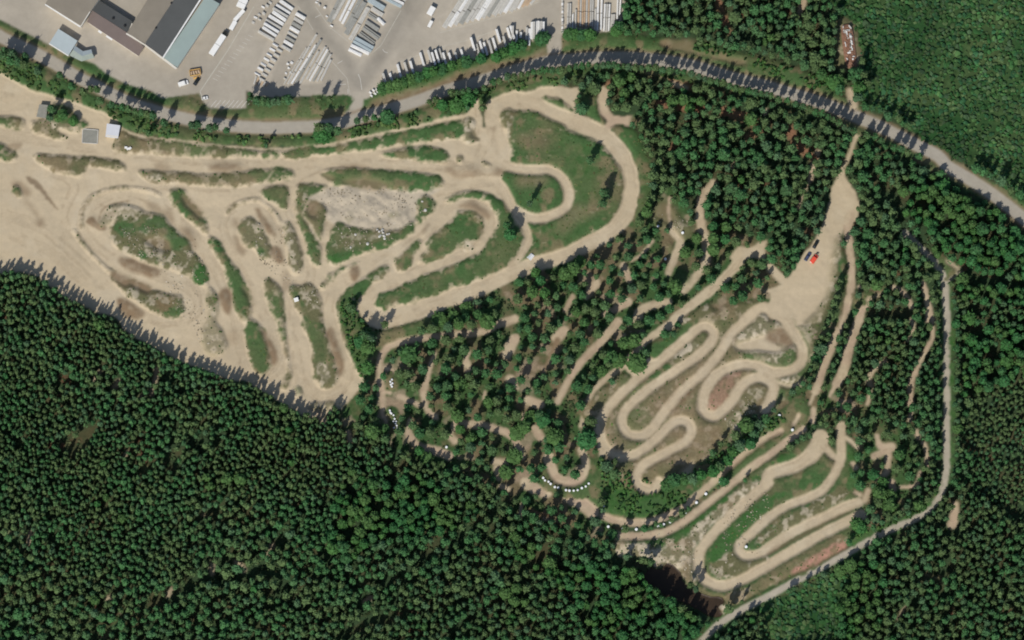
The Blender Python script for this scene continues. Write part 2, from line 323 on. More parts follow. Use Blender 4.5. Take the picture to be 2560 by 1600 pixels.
for a in (0, 14, 28):                     # wheel ruts round the bottom bends
    path('B', 1.6, f"C1 {470-a*1.3:.0f},{560} {560-a},{690+a} {700},{730+a*1.5:.0f} {820+a},{650+a} {860+a*1.4:.0f},{560}", soft=.6, alpha=.35)
    path('B', 1.6, f"C0 {2330},{500+a*1.2:.0f} C1 {60},{530+a*1.5:.0f} {160+a},{440+a} {200+a*2},{330}", soft=.6, alpha=.4)
    path('B', 1.6, f"B0 {1800+a*2},{1150+a} {1850+a*2},{1330} {1780+a},{1450+a*2} C0 {1600},{30+a} {1420},{0+a}", soft=.6, alpha=.35)
rutlines(26, "A0 0,900 500,1080 900,1200", "A0 -50,1260 900,1400 1500,1480 B0 2419,60 B1 400,30 900,30 1700,60 2100,60", "B0 1230,230 1700,250 2300,265 B1 300,200", "B0 1480,380 1200,300 900,400 780,600 900,800 1200,1010 1600,1120 1830,1260 1850,1450 C0 1600,20 1300,-60",
 "B0 1350,330 1620,520 1850,760 2020,1000 2150,1300 2230,1512 C0 2300,350 C1 0,560 180,500 240,350 150,50 B1 60,1450 B0 2300,1100 2180,900 2100,600 2200,460 2350,420 B1 100,500 220,750 290,1000", "B1 330,250 330,500 420,750 520,1000 480,1200 300,1200 300,1512 C1 380,300 420,560 600,720 800,660 880,500 800,200 700,0 B1 690,1350 800,1170 1000,1070 1300,900 1600,700 1800,450 2000,400 2180,470 2210,640 2100,820 1800,930 1400,1100 1100,1250 1020,1400 C1 1150,70 B1 1500,1450 1900,1290",
 "B0 100,700 500,900 800,1150", "B0 0,500 400,650 700,900 1000,1200", "B0 500,100 700,250 600,500 640,750", "A1 2100,1000 2150,1300 2100,1512 B1 2050,100 1700,60", "A1 2300,1150 2250,1400 2280,1512 B1 2300,100 2000,230 1700,290", "B3 720,100 640,600 500,1000 300,1300", "B3 760,300 700,700 600,1100 400,1450", "B3 700,300 500,900 100,1300")
# teardrop loop, long verge and the big loop
area('G', "B1 1525,985 1600,860 1640,730 1860,570 1910,490 2000,475 2090,500 2145,580 2145,680 2080,780 1980,770 1900,850 1750,920")
area('M', "B1 1960,760 2040,770 2060,830 1980,860 1950,820"); 
area('B', "B1 1930,410 2050,390 2180,480 2230,560 2140,560 2040,470 1920,450", soft=2, alpha=.8)
path('B', 2, "B1 2155,620 2120,740 2000,860", alpha=.5)
area('O', "B1 1300,970 1400,870 1540,755 1565,790 1500,900 1450,1015 1350,1055")
area('G', "B1 1320,960 1400,880 1440,920 1470,980 1440,1020 1350,1050", soft=1.5)
area('K', "B1 1560,680 1610,600 1640,620 1580,710", soft=1.5, alpha=.5)
area('G', "B1 1765,395 1900,310 2050,290 2200,330 2419,450 B2 0,520 100,690 115,780 50,880 -20,985 B1 2380,1020 2050,1150 1800,1230 1500,1330 1300,1380 1190,1420 1130,1360 1140,1300 1300,1220 1550,1110 1900,975 2080,900 2220,750 2280,600 2250,480 2150,390 2000,345 1850,395")
area('m', "B1 1180,1300 1350,1280 1290,1370 1190,1390", alpha=.5, soft=2)
area('G', "A1 2290,1080 2419,1015 A2 0,1040 250,1065 480,1150 530,1240 780,1320 900,1430 980,1540 B2 1040,100 1065,250 1030,400 960,560 800,690 560,830 300,905 0,1015 80,900 180,800 120,560 B1 2400,430 2400,280 2320,190 2380,80 2410,0 A1 2410,1380 2380,1250")
area('E', "A2 500,1250 700,1300 800,1400 750,1512 B2 800,150 650,700 450,750 250,650 500,560 620,380 560,100 350,30 A2 350,1400", soft=4, alpha=.6)
area('B', "A2 0,1280 150,1270 330,1330 300,1400 60,1380", soft=4, alpha=.5, keep=True); area('B', "B2 430,640 520,430 800,460 760,520 560,640 480,720", soft=4, alpha=.5, keep=True)
area('m', "A1 2300,1100 2419,1080 2419,1400 2380,1280", alpha=.8); area('m', "B2 960,250 1050,220 1060,300 980,440", alpha=.6, soft=2)
area('B', "A2 -20,1040 60,1060 70,1110 -20,1100", soft=2, alpha=.6, keep=True)
# junction patch north
area('M', "A1 1960,1130 2060,1130 2070,1250 2110,1350 1960,1330 1980,1230", soft=2)
area('B', "A1 2200,1170 2260,1150 2240,1230 2200,1240", soft=2, alpha=.6); area('B', "A1 2030,1220 2080,1210 2100,1330 2050,1300", soft=2, alpha=.4)
area('B', "B1 1780,80 1850,70 1920,130 2080,90 2200,150 2280,60 2350,60 2340,140 2200,190 2040,205 1830,150", soft=2.5, alpha=.75)
area('m', "A1 1900,1480 1960,1470 1950,1530 1910,1530", alpha=.8); area('m', "B1 2130,20 2200,10 2230,60 2160,60", alpha=.8)
path('B', 5, "A1 2230,1200 2270,1400 2260,1512 B1 2290,60", alpha=.35, soft=2)
path('O', 4, "B0 1960,1180 2000,1350 1960,1500 C0 1850,60 1650,110 1450,60", soft=1, alpha=.6, keep=True)
# small ring road
area('G', "B2 20,150 200,150 380,150 460,230 485,330 460,430 330,510 150,520 0,420 -80,340 B1 2340,200")
area('B', "B2 50,140 250,150 350,180 280,260 150,240 60,270", soft=4, alpha=.7, keep=True)
path('S', 26, "A1 2200,1500 B1 2300,20 B2 0,75 200,95 360,100 470,170 535,300 520,420 450,490 330,540 220,555 110,520 0,445 B1 2360,330 2250,200 2000,220")
path('S', 20, "B2 60,520 130,640 150,760 90,900 0,1000 B1 2380,1080", 14)
path('G', 1.5, "B2 120,860 60,940 0,1000", alpha=.7)
area('G', "A2 255,950 350,918 450,945 590,1065 480,1050 360,1000")
area('G', "A2 650,860 700,840 760,900 830,900 820,1040 885,1150 850,1190 700,1080 630,1000")
area('P', "A2 830,850 910,830 900,960 950,1090 1150,1100 1110,1210 1000,1190 900,1240 850,1200 890,1150 810,1040")
area('W', "A2 1130,1090 1220,1080 1200,1180 1110,1210", soft=1.5)
area('G', "A2 930,1220 1000,1190 1180,1230 1230,1350 1300,1520 B2 1330,200 1260,500 1180,560 1200,300 1175,50 A2 1050,1330")
path('S', 37, "A1 2230,1130 2260,1000 2419,940 A2 50,930 250,1000 450,1090 650,1160 850,1260 1000,1400 1080,1540 B2 1120,150 1125,280 1090,440 1020,580 900,700 700,800 500,900 200,990 0,1070 B1 2100,1220 1850,1310")
path('B', 12, "A2 600,1160 800,1220", soft=4, alpha=.3); path('B', 8, "B2 560,870 650,900", soft=3, alpha=.5)
area('O', "B2 1330,520 1500,420 1600,560 1700,620 1680,700 1560,650 1400,640", soft=3)
area('B', "B2 1340,430 1450,380 1550,560 1480,620 1340,520", soft=3, alpha=.6)
# ---- paths through the middle wood
S_ = [
 ('P', 19, "C1 2450,-10 2290,40 C1 2150,110 1950,130 1650,165 1400,200 1240,265 1175,380 1165,520 1190,700 1205,900", 14),
 ('P', 4, "C1 1205,900 1235,980 1240,1100", 3), ('P', 10, "C1 1210,680 1270,690", 8), ('P', 8, "C1 1220,460 1380,490", 10),
 ('P', 8, "C1 1690,310 1650,430 1610,600", 12), ('P', 17, "C1 1600,620 1580,700 1620,850 1700,920", 14), ('P', 14, "C1 1480,770 1540,810", 12), ('P', 15, "C1 1350,720 1430,755", 10),
 ('P', 7, "C1 1455,950 1440,1040", 14), ('P', 20, "C1 1440,1070 1500,1160 1560,1200 1620,1220", 14), ('P', 24, "C1 1620,1225 1740,1245 1830,1290", 22),
 ('P', 9, "C1 2000,310 1985,400", 16), ('P', 20, "C1 1990,400 2010,480", 16), ('P', 34, "C1 2440,180 2370,320", 16), ('P', 20, "C1 2400,560 2430,600", 26),
 ('P', 9, "C1 2160,680 2150,760", 8), ('P', 13, "C1 1880,930 1860,1040", 10), ('P', 20, "C1 1840,1100 1880,1140", 18), ('P', 16, "C1 600,900 640,950", 14),
 ('P', 14, "C1 870,1060 890,1140", 12), ('P', 20, "C1 1960,980 2150,1000 2300,1040 2380,1070 C2 20,1120 60,1200 90,1290", 18),
 ('P', 14, "C1 2250,1340 2419,1340", 18), ('P', 18, "C1 2270,1400 2300,1490", 14),
 ('P', 14, "B2 1110,1130 1050,1000", 22), ('P', 20, "B2 800,1160 700,1290", 14), ('P', 15, "B2 575,1290 500,1420", 8), ('P', 22, "B2 1100,1340 980,1410 870,1460", 12),
 ('P', 22, "C2 1000,20 920,110 820,230 700,350 620,440 540,560 470,700 430,770", 16),
 ('P', 26, "C2 490,100 420,170", 26), ('B', 16, "C2 430,190 380,340 330,450", 10), ('P', 16, "C2 -40,240 40,170", 20),
 ('P', 22, "C2 150,755 265,800", 24), ('P', 22, "C2 215,1030 270,1110", 20), ('P', 9, "C2 -20,580 60,650", 9), ('P', 8, "C2 110,890 100,960", 8),
 ('S', 18, "B2 1480,1340 1250,1400 1180,1512", 26),
 ('P', 26, "C2 350,1300 370,1400 D2 430,-20 540,20 640,0 C2 700,1400 690,1320 655,1230", 16),
 ('P', 30, "D2 130,30 250,100 330,130", 22), ('P', 18, "D2 500,150 570,210", 20), ('P', 38, "D2 650,210 760,300", 30),
 ('P', 16, "D2 -40,90 -100,60", 12), ('R', 12, "D2 170,280 260,330 340,330", 10), ('P', 10, "D2 90,230 80,330", 8),
 ('P', 20, "B2 1900,220 1820,320 1780,440 1780,600 1830,740", 22), ('S', 22, "B2 1830,740 1840,880 1810,1000 1730,1110 1620,1230", 20),
 ('S', 24, "B2 1530,670 1590,760 1550,880 1480,1060", 18), ('P', 8, "B2 1490,360 1480,480 1500,600", 6),
 ('P', 8, "B2 1330,760 1240,880 1120,960", 6),
]
for k, w, s, w1 in S_: path(k, w, s, w1, soft=1.0)
area('G', "C2 640,1180 760,1350 D2 800,60 700,160 540,170 380,120 280,30 C2 290,1290 350,1400 450,1512 620,1500 690,1380", soft=1.5)
path('P', 24, "C2 350,1300 370,1400 D2 430,-10 540,25 640,0 C2 700,1400 690,1320 655,1230", 17)
area('G', "C1 1220,500 1330,520 1340,660 1220,650"); area('G', "C1 1235,830 1330,850 1400,1010 1330,1060 1260,960"); area('O', "A3 640,200 800,200 870,480 860,660 740,700 640,640")
area('O', "B2 1470,780 1520,800 1500,900 1460,940", soft=1.6)
area('O', "B2 1560,1060 1700,1050 1640,1180 1500,1150", soft=3, alpha=.8); area('m', "B2 1500,580 1650,600 1700,680 1740,760 1620,760 1540,640", soft=2.5, alpha=.8)
path('S', 27, "B2 2300,870 2180,900 2100,1020 1900,1210 1700,1370 1550,1490 C2 1500,40 1350,140 1240,230 1130,340 1040,440 900,540 780,660 710,800 650,1000", 12)
area('S', "B2 2150,820 2250,840 2350,780 2410,765 2390,900 2400,980 2300,930 2180,930 2100,960 2060,900", soft=1.2)
path('S', 18, "B3 20,1010 130,1140", 22)
area('m', "B2 1700,1440 1850,1340 1920,1440 2000,1512 C2 1850,30 1950,100 2000,200 1920,100 1800,10 1650,60 1600,0", soft=2)
area('m', "C2 1050,120 1100,60 1200,150 1100,230 1020,200", soft=2.5)
area('G', "C2 1000,260 1110,260 1050,340 1000,380", soft=1.5)
# ---- north-west circuit of the small tracks
area('O', "C2 620,900 800,680 1100,540 1150,480 1300,370 1290,240 1500,120 1700,30 1900,-80 2150,-180 2419,-160 C3 200,-20 400,120 430,250 430,400 330,600 200,700 50,850 C2 2300,900 2000,1150 1700,1400 1500,1512 D2 1400,50 1250,150 1080,60 C2 1000,1480 970,1330 830,1200 810,950")
area('G', "C2 1290,260 1500,130 1700,30 1720,80 1500,250 1380,350 1290,350", soft=1.6); area('G', "C2 1220,620 1400,460 1530,410 1500,480 1300,640", soft=1.6)
area('M', "C2 1500,350 1640,330 1750,250 1700,200 1600,260", soft=1.6); area('G', "C2 1740,160 1840,130 1850,170 1760,210", soft=1.2)
area('M', "B3 0,1300 C3 0,-100 C2 2250,0 2100,170 2050,240 2300,320 2419,380 C3 100,440 230,420 270,330 240,200 150,60 0,-60 C2 2419,0", soft=1.8)
area('S', "C2 2100,230 2250,180 2380,150 2419,200 C3 100,250 200,250 C3 60,310 C2 2300,290 2150,290", soft=2.5)
area('B', "C3 80,80 150,70 240,180 200,250 60,220 C2 2400,170", soft=2); area('O', "C3 100,330 230,290 280,350 220,430 110,440", soft=2); area('B', "B3 0,1420 80,1440 100,1500 0,1512", soft=2, alpha=.4)
area('T', "C2 1950,560 2050,500 2170,480 2150,600 2060,740 1960,860 1880,860 1840,820 1850,700", soft=1.6, alpha=.5); area('R', "C2 1560,700 1700,650 1690,750 1600,780 1450,900 1420,860", soft=3, alpha=.6, keep=True)
area('m', "C2 2180,720 2300,640 2419,700 C2 2330,760 2250,900 2100,950 2150,850", soft=2, alpha=.8)
area('M', "C2 2050,950 2150,870 2180,960 2150,1110 2090,1090 2050,1010", soft=2); area('M', "C2 1800,1230 1850,1290 1800,1320", soft=1.5); area('M', "C2 1820,1110 1890,1060 1900,1100 1850,1140", soft=1.5); area('M', "C2 1480,1280 1530,1350 1500,1340", soft=1.5)
area('S', "C2 1640,1380 1720,1330 1680,1450 1600,1512 1550,1500", soft=2); area('m', "D2 1400,0 1500,-40 1460,40", soft=2)
path('m', 5, "C2 1670,760 1700,880 1740,960 1730,1050", alpha=.7)
path('S', 9, "C3 220,0 300,60 380,180 410,300 400,370", soft=1.1, alpha=.8)
area('M', "C3 60,560 300,560 320,600 200,640 100,600", soft=2); area('G', "C3 80,640 170,640 180,690 110,760 60,800", soft=2)
area('G', "C3 280,60 330,100 410,250 400,380 370,340 370,200", soft=1.2, alpha=.7)
area('B', "C2 1000,1080 1200,800 1600,520 1900,300 2050,350 1900,560 1700,900 1900,1000 2100,1050 1900,1250 1500,1400 1150,1300 900,1250 820,1050 1000,800", soft=5, alpha=.40, keep=True)
W1 = 24.5
path('S', W1, "D2 1390,10 1330,90 1250,80 1190,30 C2 1180,1480 1210,1410 1300,1335 1500,1230 1640,1150 1695,1060 1670,980 1590,950 1500,990 1380,1110 1200,1250 1080,1290 960,1265 870,1180 835,1060 850,930 970,760 1150,590 1400,390 1600,220 1750,90 1830,60 1900,110 1890,200 1780,320 1550,480 1300,650 1120,800 1040,930 1080,1060 1190,1100 1300,1050 1420,900 1600,680 1780,520 1950,330 2080,130 2250,-20")
path('S', W1+2, "C2 2200,0 2350,-110 C3 40,-70 150,0 260,140 320,280 310,400 220,480 100,500 0,480 C2 2300,430 2120,430 1960,500 1850,620 1800,760 1810,860 1890,910 1980,870 2080,760 2170,620 2290,550 2400,560 C3 50,640 20,760 C2 2390,840")
path('S', 9, "C3 30,530 110,600 200,625 280,610", soft=1, alpha=.8)
path('S', 12, "C2 1080,440 1150,530", 12); path('S', 12, "C2 1260,380 1360,390", 12)
area('O', "C2 940,610 1000,520 1060,490 1090,540 1060,600 930,690 900,660"); area('M', "C2 830,650 880,630 890,680 850,700", soft=1.4)
path('S', 20, "C2 800,960 840,1100 850,1260", 18)
# ---- south-east circuit
area('G', "D2 960,570 1300,570 1550,500 1800,330 2100,100 C2 2300,1430 C3 0,1330 250,1200 480,1090 560,1150 650,1250 700,1050 760,1180 830,1400 850,1512 D3 850,150 950,250 900,430 500,800 0,1030 D2 2300,1080 2070,1210 1990,1140 1640,960 1480,800 1030,720")
area('M', "D2 960,570 1150,600 1350,600 1500,560 1700,430 1950,200 2150,60 C2 2400,1400 C3 0,1420 200,1400 C3 0,1500 D2 2200,200 1950,400 1750,620 1700,780 1740,960 1850,1050 1700,1010 1600,900 1480,800 1340,830 1300,740 1030,720", soft=2)
area('E', "D2 1250,590 1400,570 1460,680 1380,640", soft=2); area('E', "D2 1480,590 1560,490 1700,380 1950,170 2100,50 2150,70 1900,300 1700,450 1600,560", soft=2)
area('E', "C2 2419,1400 C3 0,1340 150,1280 250,1230 300,1300 100,1350 0,1420 C2 2350,1500 D2 2100,80", soft=2)
area('O', "D2 1640,960 1800,1000 1900,1080 2100,1050 2419,900 D3 0,860 300,700 500,590 700,520 760,600 500,800 200,930 0,1010 D2 2070,1200 1990,1130 1850,1120", soft=2)
area('m', "D2 1950,720 2100,650 2150,750 2300,760 2419,700 2419,800 2200,900 2000,930 1870,880 1870,800", soft=2); area('E', "D2 1850,800 1860,680 2000,500 2250,250 2419,150 D3 300,90 100,190 0,290 D2 2250,440 2100,600 2050,690 1900,790", soft=1.6)
area('G', "C3 250,1440 400,1360 560,1370 600,1400 520,1500 D3 400,100 250,150 C3 0,1512 D3 -60,60", soft=1.5)
area('m', "D3 0,470 200,330 400,230 600,110 700,50 780,120 500,330 200,450 0,560 D2 2300,600 2280,590", soft=2)
area('E', "C3 740,1150 830,1230 850,1400 900,1512 D3 800,80 740,100 C3 760,1400", soft=1.6)
area('E', "D3 780,500 950,480 1300,330 1550,150 1640,-50 1600,150 1500,260 1250,390 1000,500 800,620", soft=2)
area('T', "D3 210,880 330,780 500,680 650,590 730,590 740,640 600,720 400,830 280,870", soft=1.6)
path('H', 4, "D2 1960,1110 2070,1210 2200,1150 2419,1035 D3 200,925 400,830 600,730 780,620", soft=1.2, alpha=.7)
path('P', 18, "D2 860,340 1000,390 1200,405 1400,370 1600,270 1750,150 1900,20 C2 2050,1390 2250,1220 2419,1100 C3 30,1090 120,1050", 16)
path('P', 21, "D2 1000,530 1250,530 1450,490 1620,400 1800,260 1950,140 2100,20 C2 2250,1400 2419,1290 C3 100,1210 230,1110 330,1030", 17)
path('S', 44, "C3 495,1120 470,1200 400,1290", 40); path('S', 38, "C3 400,1290 250,1380 50,1440 C2 2419,1480 D2 2380,60", 26)
path('S', 27, "D2 2419,30 2350,90 2200,220 2000,410 1850,570 1765,700 1765,850 1830,950 1960,1000 2100,975 2300,880 2419,810 D3 200,690 500,520 700,420 880,330", 28)
path('S', 22, "C3 690,1000 690,1150 690,1300 640,1430 D3 580,20 480,120 350,180 150,260 0,360 D2 2300,470 2190,570 2140,640 2180,710 2300,710 2419,650 D3 200,510 500,365 700,265 850,215", 26)
path('S', 20, "C3 520,1180 600,1280 680,1310", 16); path('S', 12, "C3 730,1110 780,1150 840,1200", 12); path('P', 14, "C3 800,1360 830,1400", 12)
path('K', 9, "D3 0,700 200,590 500,430 650,350 800,290", 5, soft=1.4, alpha=.8)
area('m', "D2 1980,740 2060,700 2100,740 2020,790", alpha=.8, soft=2)
area('J', "D2 1300,830 1400,840 1440,800 1520,800 1590,880 1620,970 1700,1040 1850,1100 1990,1120 1990,1260 1900,1300 1700,1200 1500,1120 1350,1020 1250,930", soft=.8)
area('M', "D2 1950,1210 2010,1170 2040,1210 1980,1270", soft=1.4)
# ---- parking fan and the eastern paths
area('S', "B3 690,0 755,0 730,130 830,320 865,430 835,560 720,660 690,760 670,900 640,1100 570,1300 480,1530 C3 300,60 250,0 100,-30 0,-70 B3 -50,1440 30,1300 0,1230 130,1160 20,1030 30,980 170,1110 220,1070 330,900 400,830 500,640 560,500 600,300 655,150")
area('m', "B3 600,950 650,740 690,720 700,900 660,1150 620,1350 520,1530 C3 450,180 370,200 C3 330,60 B3 480,1400 580,1200", soft=3, alpha=.75)
path('P', 21, "B3 780,500 755,650 775,850 785,1050 775,1250 735,1420 C3 690,0 620,200 540,400 490,560 450,680", 19)
path('P', 8, "C3 430,720 390,800", 6)
area('G', "B3 680,900 710,860 740,1000 735,1200 690,1430 C3 640,100 520,190 C3 490,150 570,20 B3 620,1450 670,1200", soft=1.4)
path('O', 4, "B3 690,740 710,860", soft=1.2)
path('P', 18, "B3 1060,1240 960,1310 880,1430 C3 860,0 790,190 740,380 710,500", 24); path('P', 30, "C3 700,500 650,600", 16); path('P', 10, "C3 620,640 580,720", 8)
path('P', 8, "B3 860,1200 930,1220 1050,1230", 6); area('W', "B3 900,1210 1200,1160 1340,1060 1360,1150 1200,1230 1000,1260", soft=2)
area('G', "B3 810,1250 900,1230 1040,1250 900,1370 800,1440", soft=1.5)
for k, w, s, w1 in [
 ('P', 12, "B3 1180,1200 1290,1260 1360,1390", 12), ('P', 12, "C3 1360,0 1370,100 1320,200", 8),
 ('P', 8, "B3 1460,1150 1490,1250 1520,1400 C3 1530,0", 22), ('P', 8, "C3 1545,0 1555,150 1530,220", 9), ('P', 12, "C3 1530,220 1460,350 1395,490", 10), ('P', 15, "C3 1390,500 1350,600 1340,790", 15),
 ('P', 12, "C3 1355,880 1340,950", 8), ('P', 12, "C3 1400,1050 1420,1110", 8), ('P', 9, "C3 1460,1160 1490,1200 1505,1380", 9), ('P', 8, "C3 1420,1490 1440,1440", 8),
 ('P', 10, "C3 1110,380 1000,470 960,560 970,620", 16), ('P', 9, "C3 965,680 940,800", 10),
 ('P', 10, "C3 1030,1090 1060,1190 1170,1200", 22), ('P', 24, "C3 1160,1210 1000,1290", 10), ('P', 16, "C3 1140,1260 1130,1380 1120,1440 1040,1512", 14),
 ('P', 20, "C3 430,860 420,960", 14), ('P', 12, "C3 290,900 240,990", 8), ('P', 14, "D3 950,100 910,200", 14), ('P', 18, "D3 1170,20 1180,90", 14), ('P', 12, "D3 1060,200 1100,220 1090,310", 10),
 ('P', 10, "D3 1420,20 1380,60 1250,70", 8), ('P', 12, "D3 830,120 870,140", 12),
 ('P', 18, "D3 1770,240 1760,330 1740,420", 24), ('P', 16, "B3 440,0 400,180", 12), ('P', 11, "B3 400,180 340,300 270,480", 5), ('P', 12, "A3 470,1440 440,1512", 16),
 ('O', 32, "A3 815,1290 775,1400 730,1520 B3 720,60", 30), ('P', 18, "A3 345,-20 310,90 270,180", 8), ('S', 11, "A3 830,1290 790,1400 745,1520 B3 690,120", 8), ('R', 30, "A3 180,1200 300,1400 440,1500", 20),
 ('R', 24, "A2 1500,780 1700,820", 16), ('P', 10, "A2 1530,790 1640,830", 16), ('R', 16, "A2 1400,980 1800,1040", 30), ('R', 30, "A2 2000,1050 2300,1150", 24), ('R', 34, "A2 2400,1180 2250,1300", 20), ('P', 8, "A2 2400,1040 2390,1080", 10),
 ('R', 20, "A2 1600,1280 1500,1420", 14), ('R', 16, "A2 1950,30 2050,300", 24), ('R', 10, "B2 2150,250 2250,280", 10), ('P', 5, "B2 2110,0 2080,80", 4), ('R', 20, "A2 900,800 1000,790", 14)]:
    path(k, w, s, w1, soft=1.0)
for k, w, s in [('P', 13, "C0 1080,640 1120,580"), ('P', 11, "C0 1430,700 1460,600 1480,460"), ('P', 11, "C0 880,580 940,490"), ('P', 6, "C0 1320,740 1350,710"), ('P', 8, "C0 1180,1280 1200,1240"), ('O', 18, "C0 1350,1450 1400,1380"),
                ('O', 20, "D0 40,420 120,520"), ('P', 14, "D0 290,500 280,600"), ('O', 14, "D0 1900,280 1950,340"), ('P', 13, "D0 1620,1030 1590,1090"), ('P', 13, "D0 1010,1130 1050,1110"), ('O', 14, "D0 2200,760 2320,800"), ('P', 15, "D0 2240,780 2300,850"), ('P', 13, "D0 2000,800 2010,880"),
                ('O', 10, "D1 110,700 170,580"), ('P', 12, "D1 110,690 150,620"), ('P', 13, "D1 1030,1150 1090,1110"), ('O', 9, "D0 780,1450 840,1260"), ('O', 14, "D0 950,1512 1150,1280"), ('O', 8, "C0 260,570 310,430"), ('O', 8, "C0 400,850 470,720"), ('O', 8, "D3 930,1200 1030,1000"), ('P', 7, "D3 1230,1310 1290,1200"), ('O', 18, "D3 1450,950 1650,930")]:
    path(k, w, s, soft=1.4, alpha=.8)

# ---- relief: banks of grass between the tracks stand up, tracks dish down, gravel heaps
green = ((cls == GRASS)).astype(np.float32); sandm = (cls == SAND).astype(np.float32)
flat = blur(np.isin(cls, (ROAD, YARD, GRAVEL)).astype(np.float32), 5)
Hh = 1.7*np.clip(blur(green, 2.2)-.15, 0, 1)*blur(np.clip(sandm+green, 0, 1), 6)
Hh += .40*(vnoise(7, 31)-.5) + 1.1*(vnoise(18, 32)-.5) + .10*(vnoise(2.2, 33, 2)-.5)
qm = blur(raster_poly(catmull(pts("B1 640,340 1000,300 1250,340 1450,450 1400,620 1000,620 800,580 680,500"), True), WXP, WYP).astype(np.float32), 3)
Hh += qm*1.9*(vnoise(5.5, 34, 3)-.35)
# ramps and bumps across the tracks
for s, h in [("B0 1160,960 1230,980", 1.3), ("B0 1330,1040 1450,1070", 1.3), ("B0 2130,1300 2150,1400", 1.5), ("B0 1760,690 1820,780", 1.1), ("B1 80,600 150,700", 1.2), ("B1 180,850 220,930", 1.3), ("B1 930,1030 930,1110", 1.2), ("B1 1600,610 1590,700", .9),
             ("C1 720,150 780,400", 1.2), ("C1 120,200 170,350", 1.0), ("B1 2000,420 2160,520", 1.2), ("B1 1850,100 2300,120", 1.1), ("B0 850,580 960,640", 1.2), ("B0 1980,80 2250,80", 1.0), ("B0 1180,1350 1300,1440", 1.2)]:
    Hh += h*np.clip(blur(raster_stroke(pts(s), 14, 14, wpx, wpy).astype(np.float32), 4)*1.3, 0, 1)
Hh *= (1-np.clip(flat*1.6, 0, 1))
pond = blur((cls == POND).astype(np.float32), 2.5)
Hh = Hh*(1-np.clip(pond*1.5, 0, 1)) - .5*np.clip(pond*1.3, 0, 1)
Hh[cls == POND] = -.5
edge = np.minimum.reduce([GX+290, 290-GX, GY+195, 195-GY]); Hh *= np.clip(edge/6, 0, 1)
def hz(x, y):
    i = np.clip(((np.asarray(y)+195)/CELL).round().astype(int), 0, NY-1); j = np.clip(((np.asarray(x)+290)/CELL).round().astype(int), 0, NX-1)
    return Hh[i, j]
def cl(x, y):
    i = np.clip(((np.asarray(y)+195)/CELL).round().astype(int), 0, NY-1); j = np.clip(((np.asarray(x)+290)/CELL).round().astype(int), 0, NX-1)
    return cls[i, j]

# ------------------------------------------------------------------ materials
def mat(name, color=(.5, .5, .5), rough=.8, metal=0.0, vcol=None, noise=(3.0, .15), bump=0.0, bump_scale=2.0, spec=.3):
    m = bpy.data.materials.new(name); m.use_nodes = True; n = m.node_tree.nodes; l = m.node_tree.links
    b = n["Principled BSDF"]; b.inputs["Roughness"].default_value = rough; b.inputs["Metallic"].default_value = metal
    b.inputs["Specular IOR Level"].default_value = spec
    tc = n.new("ShaderNodeTexCoord"); nz = n.new("ShaderNodeTexNoise"); nz.inputs["Scale"].default_value = 1/noise[0]; nz.inputs["Detail"].default_value = 5
    nz.inputs["Roughness"].default_value = .65
    l.new(tc.outputs["Object"], nz.inputs["Vector"])
    mr = n.new("ShaderNodeMapRange"); mr.inputs[1].default_value = .3; mr.inputs[2].default_value = .7
    mr.inputs[3].default_value = 1-noise[1]; mr.inputs[4].default_value = 1+noise[1]; l.new(nz.outputs["Fac"], mr.inputs[0])
    mx = n.new("ShaderNodeVectorMath"); mx.operation = 'SCALE'
    if vcol:
        a = n.new("ShaderNodeAttribute"); a.attribute_name = vcol; l.new(a.outputs["Color"], mx.inputs[0])
    else: mx.inputs[0].default_value = color
    l.new(mr.outputs[0], mx.inputs["Scale"]); l.new(mx.outputs[0], b.inputs["Base Color"])
    if bump:
        bp = n.new("ShaderNodeBump"); bp.inputs["Strength"].default_value = bump; bp.inputs["Distance"].default_value = .4
        n2 = n.new("ShaderNodeTexNoise"); n2.inputs["Scale"].default_value = 1/bump_scale; n2.inputs["Detail"].default_value = 6; l.new(tc.outputs["Object"], n2.inputs["Vector"])
        l.new(n2.outputs["Fac"], bp.inputs["Height"]); l.new(bp.outputs["Normal"], b.inputs["Normal"])
    return m
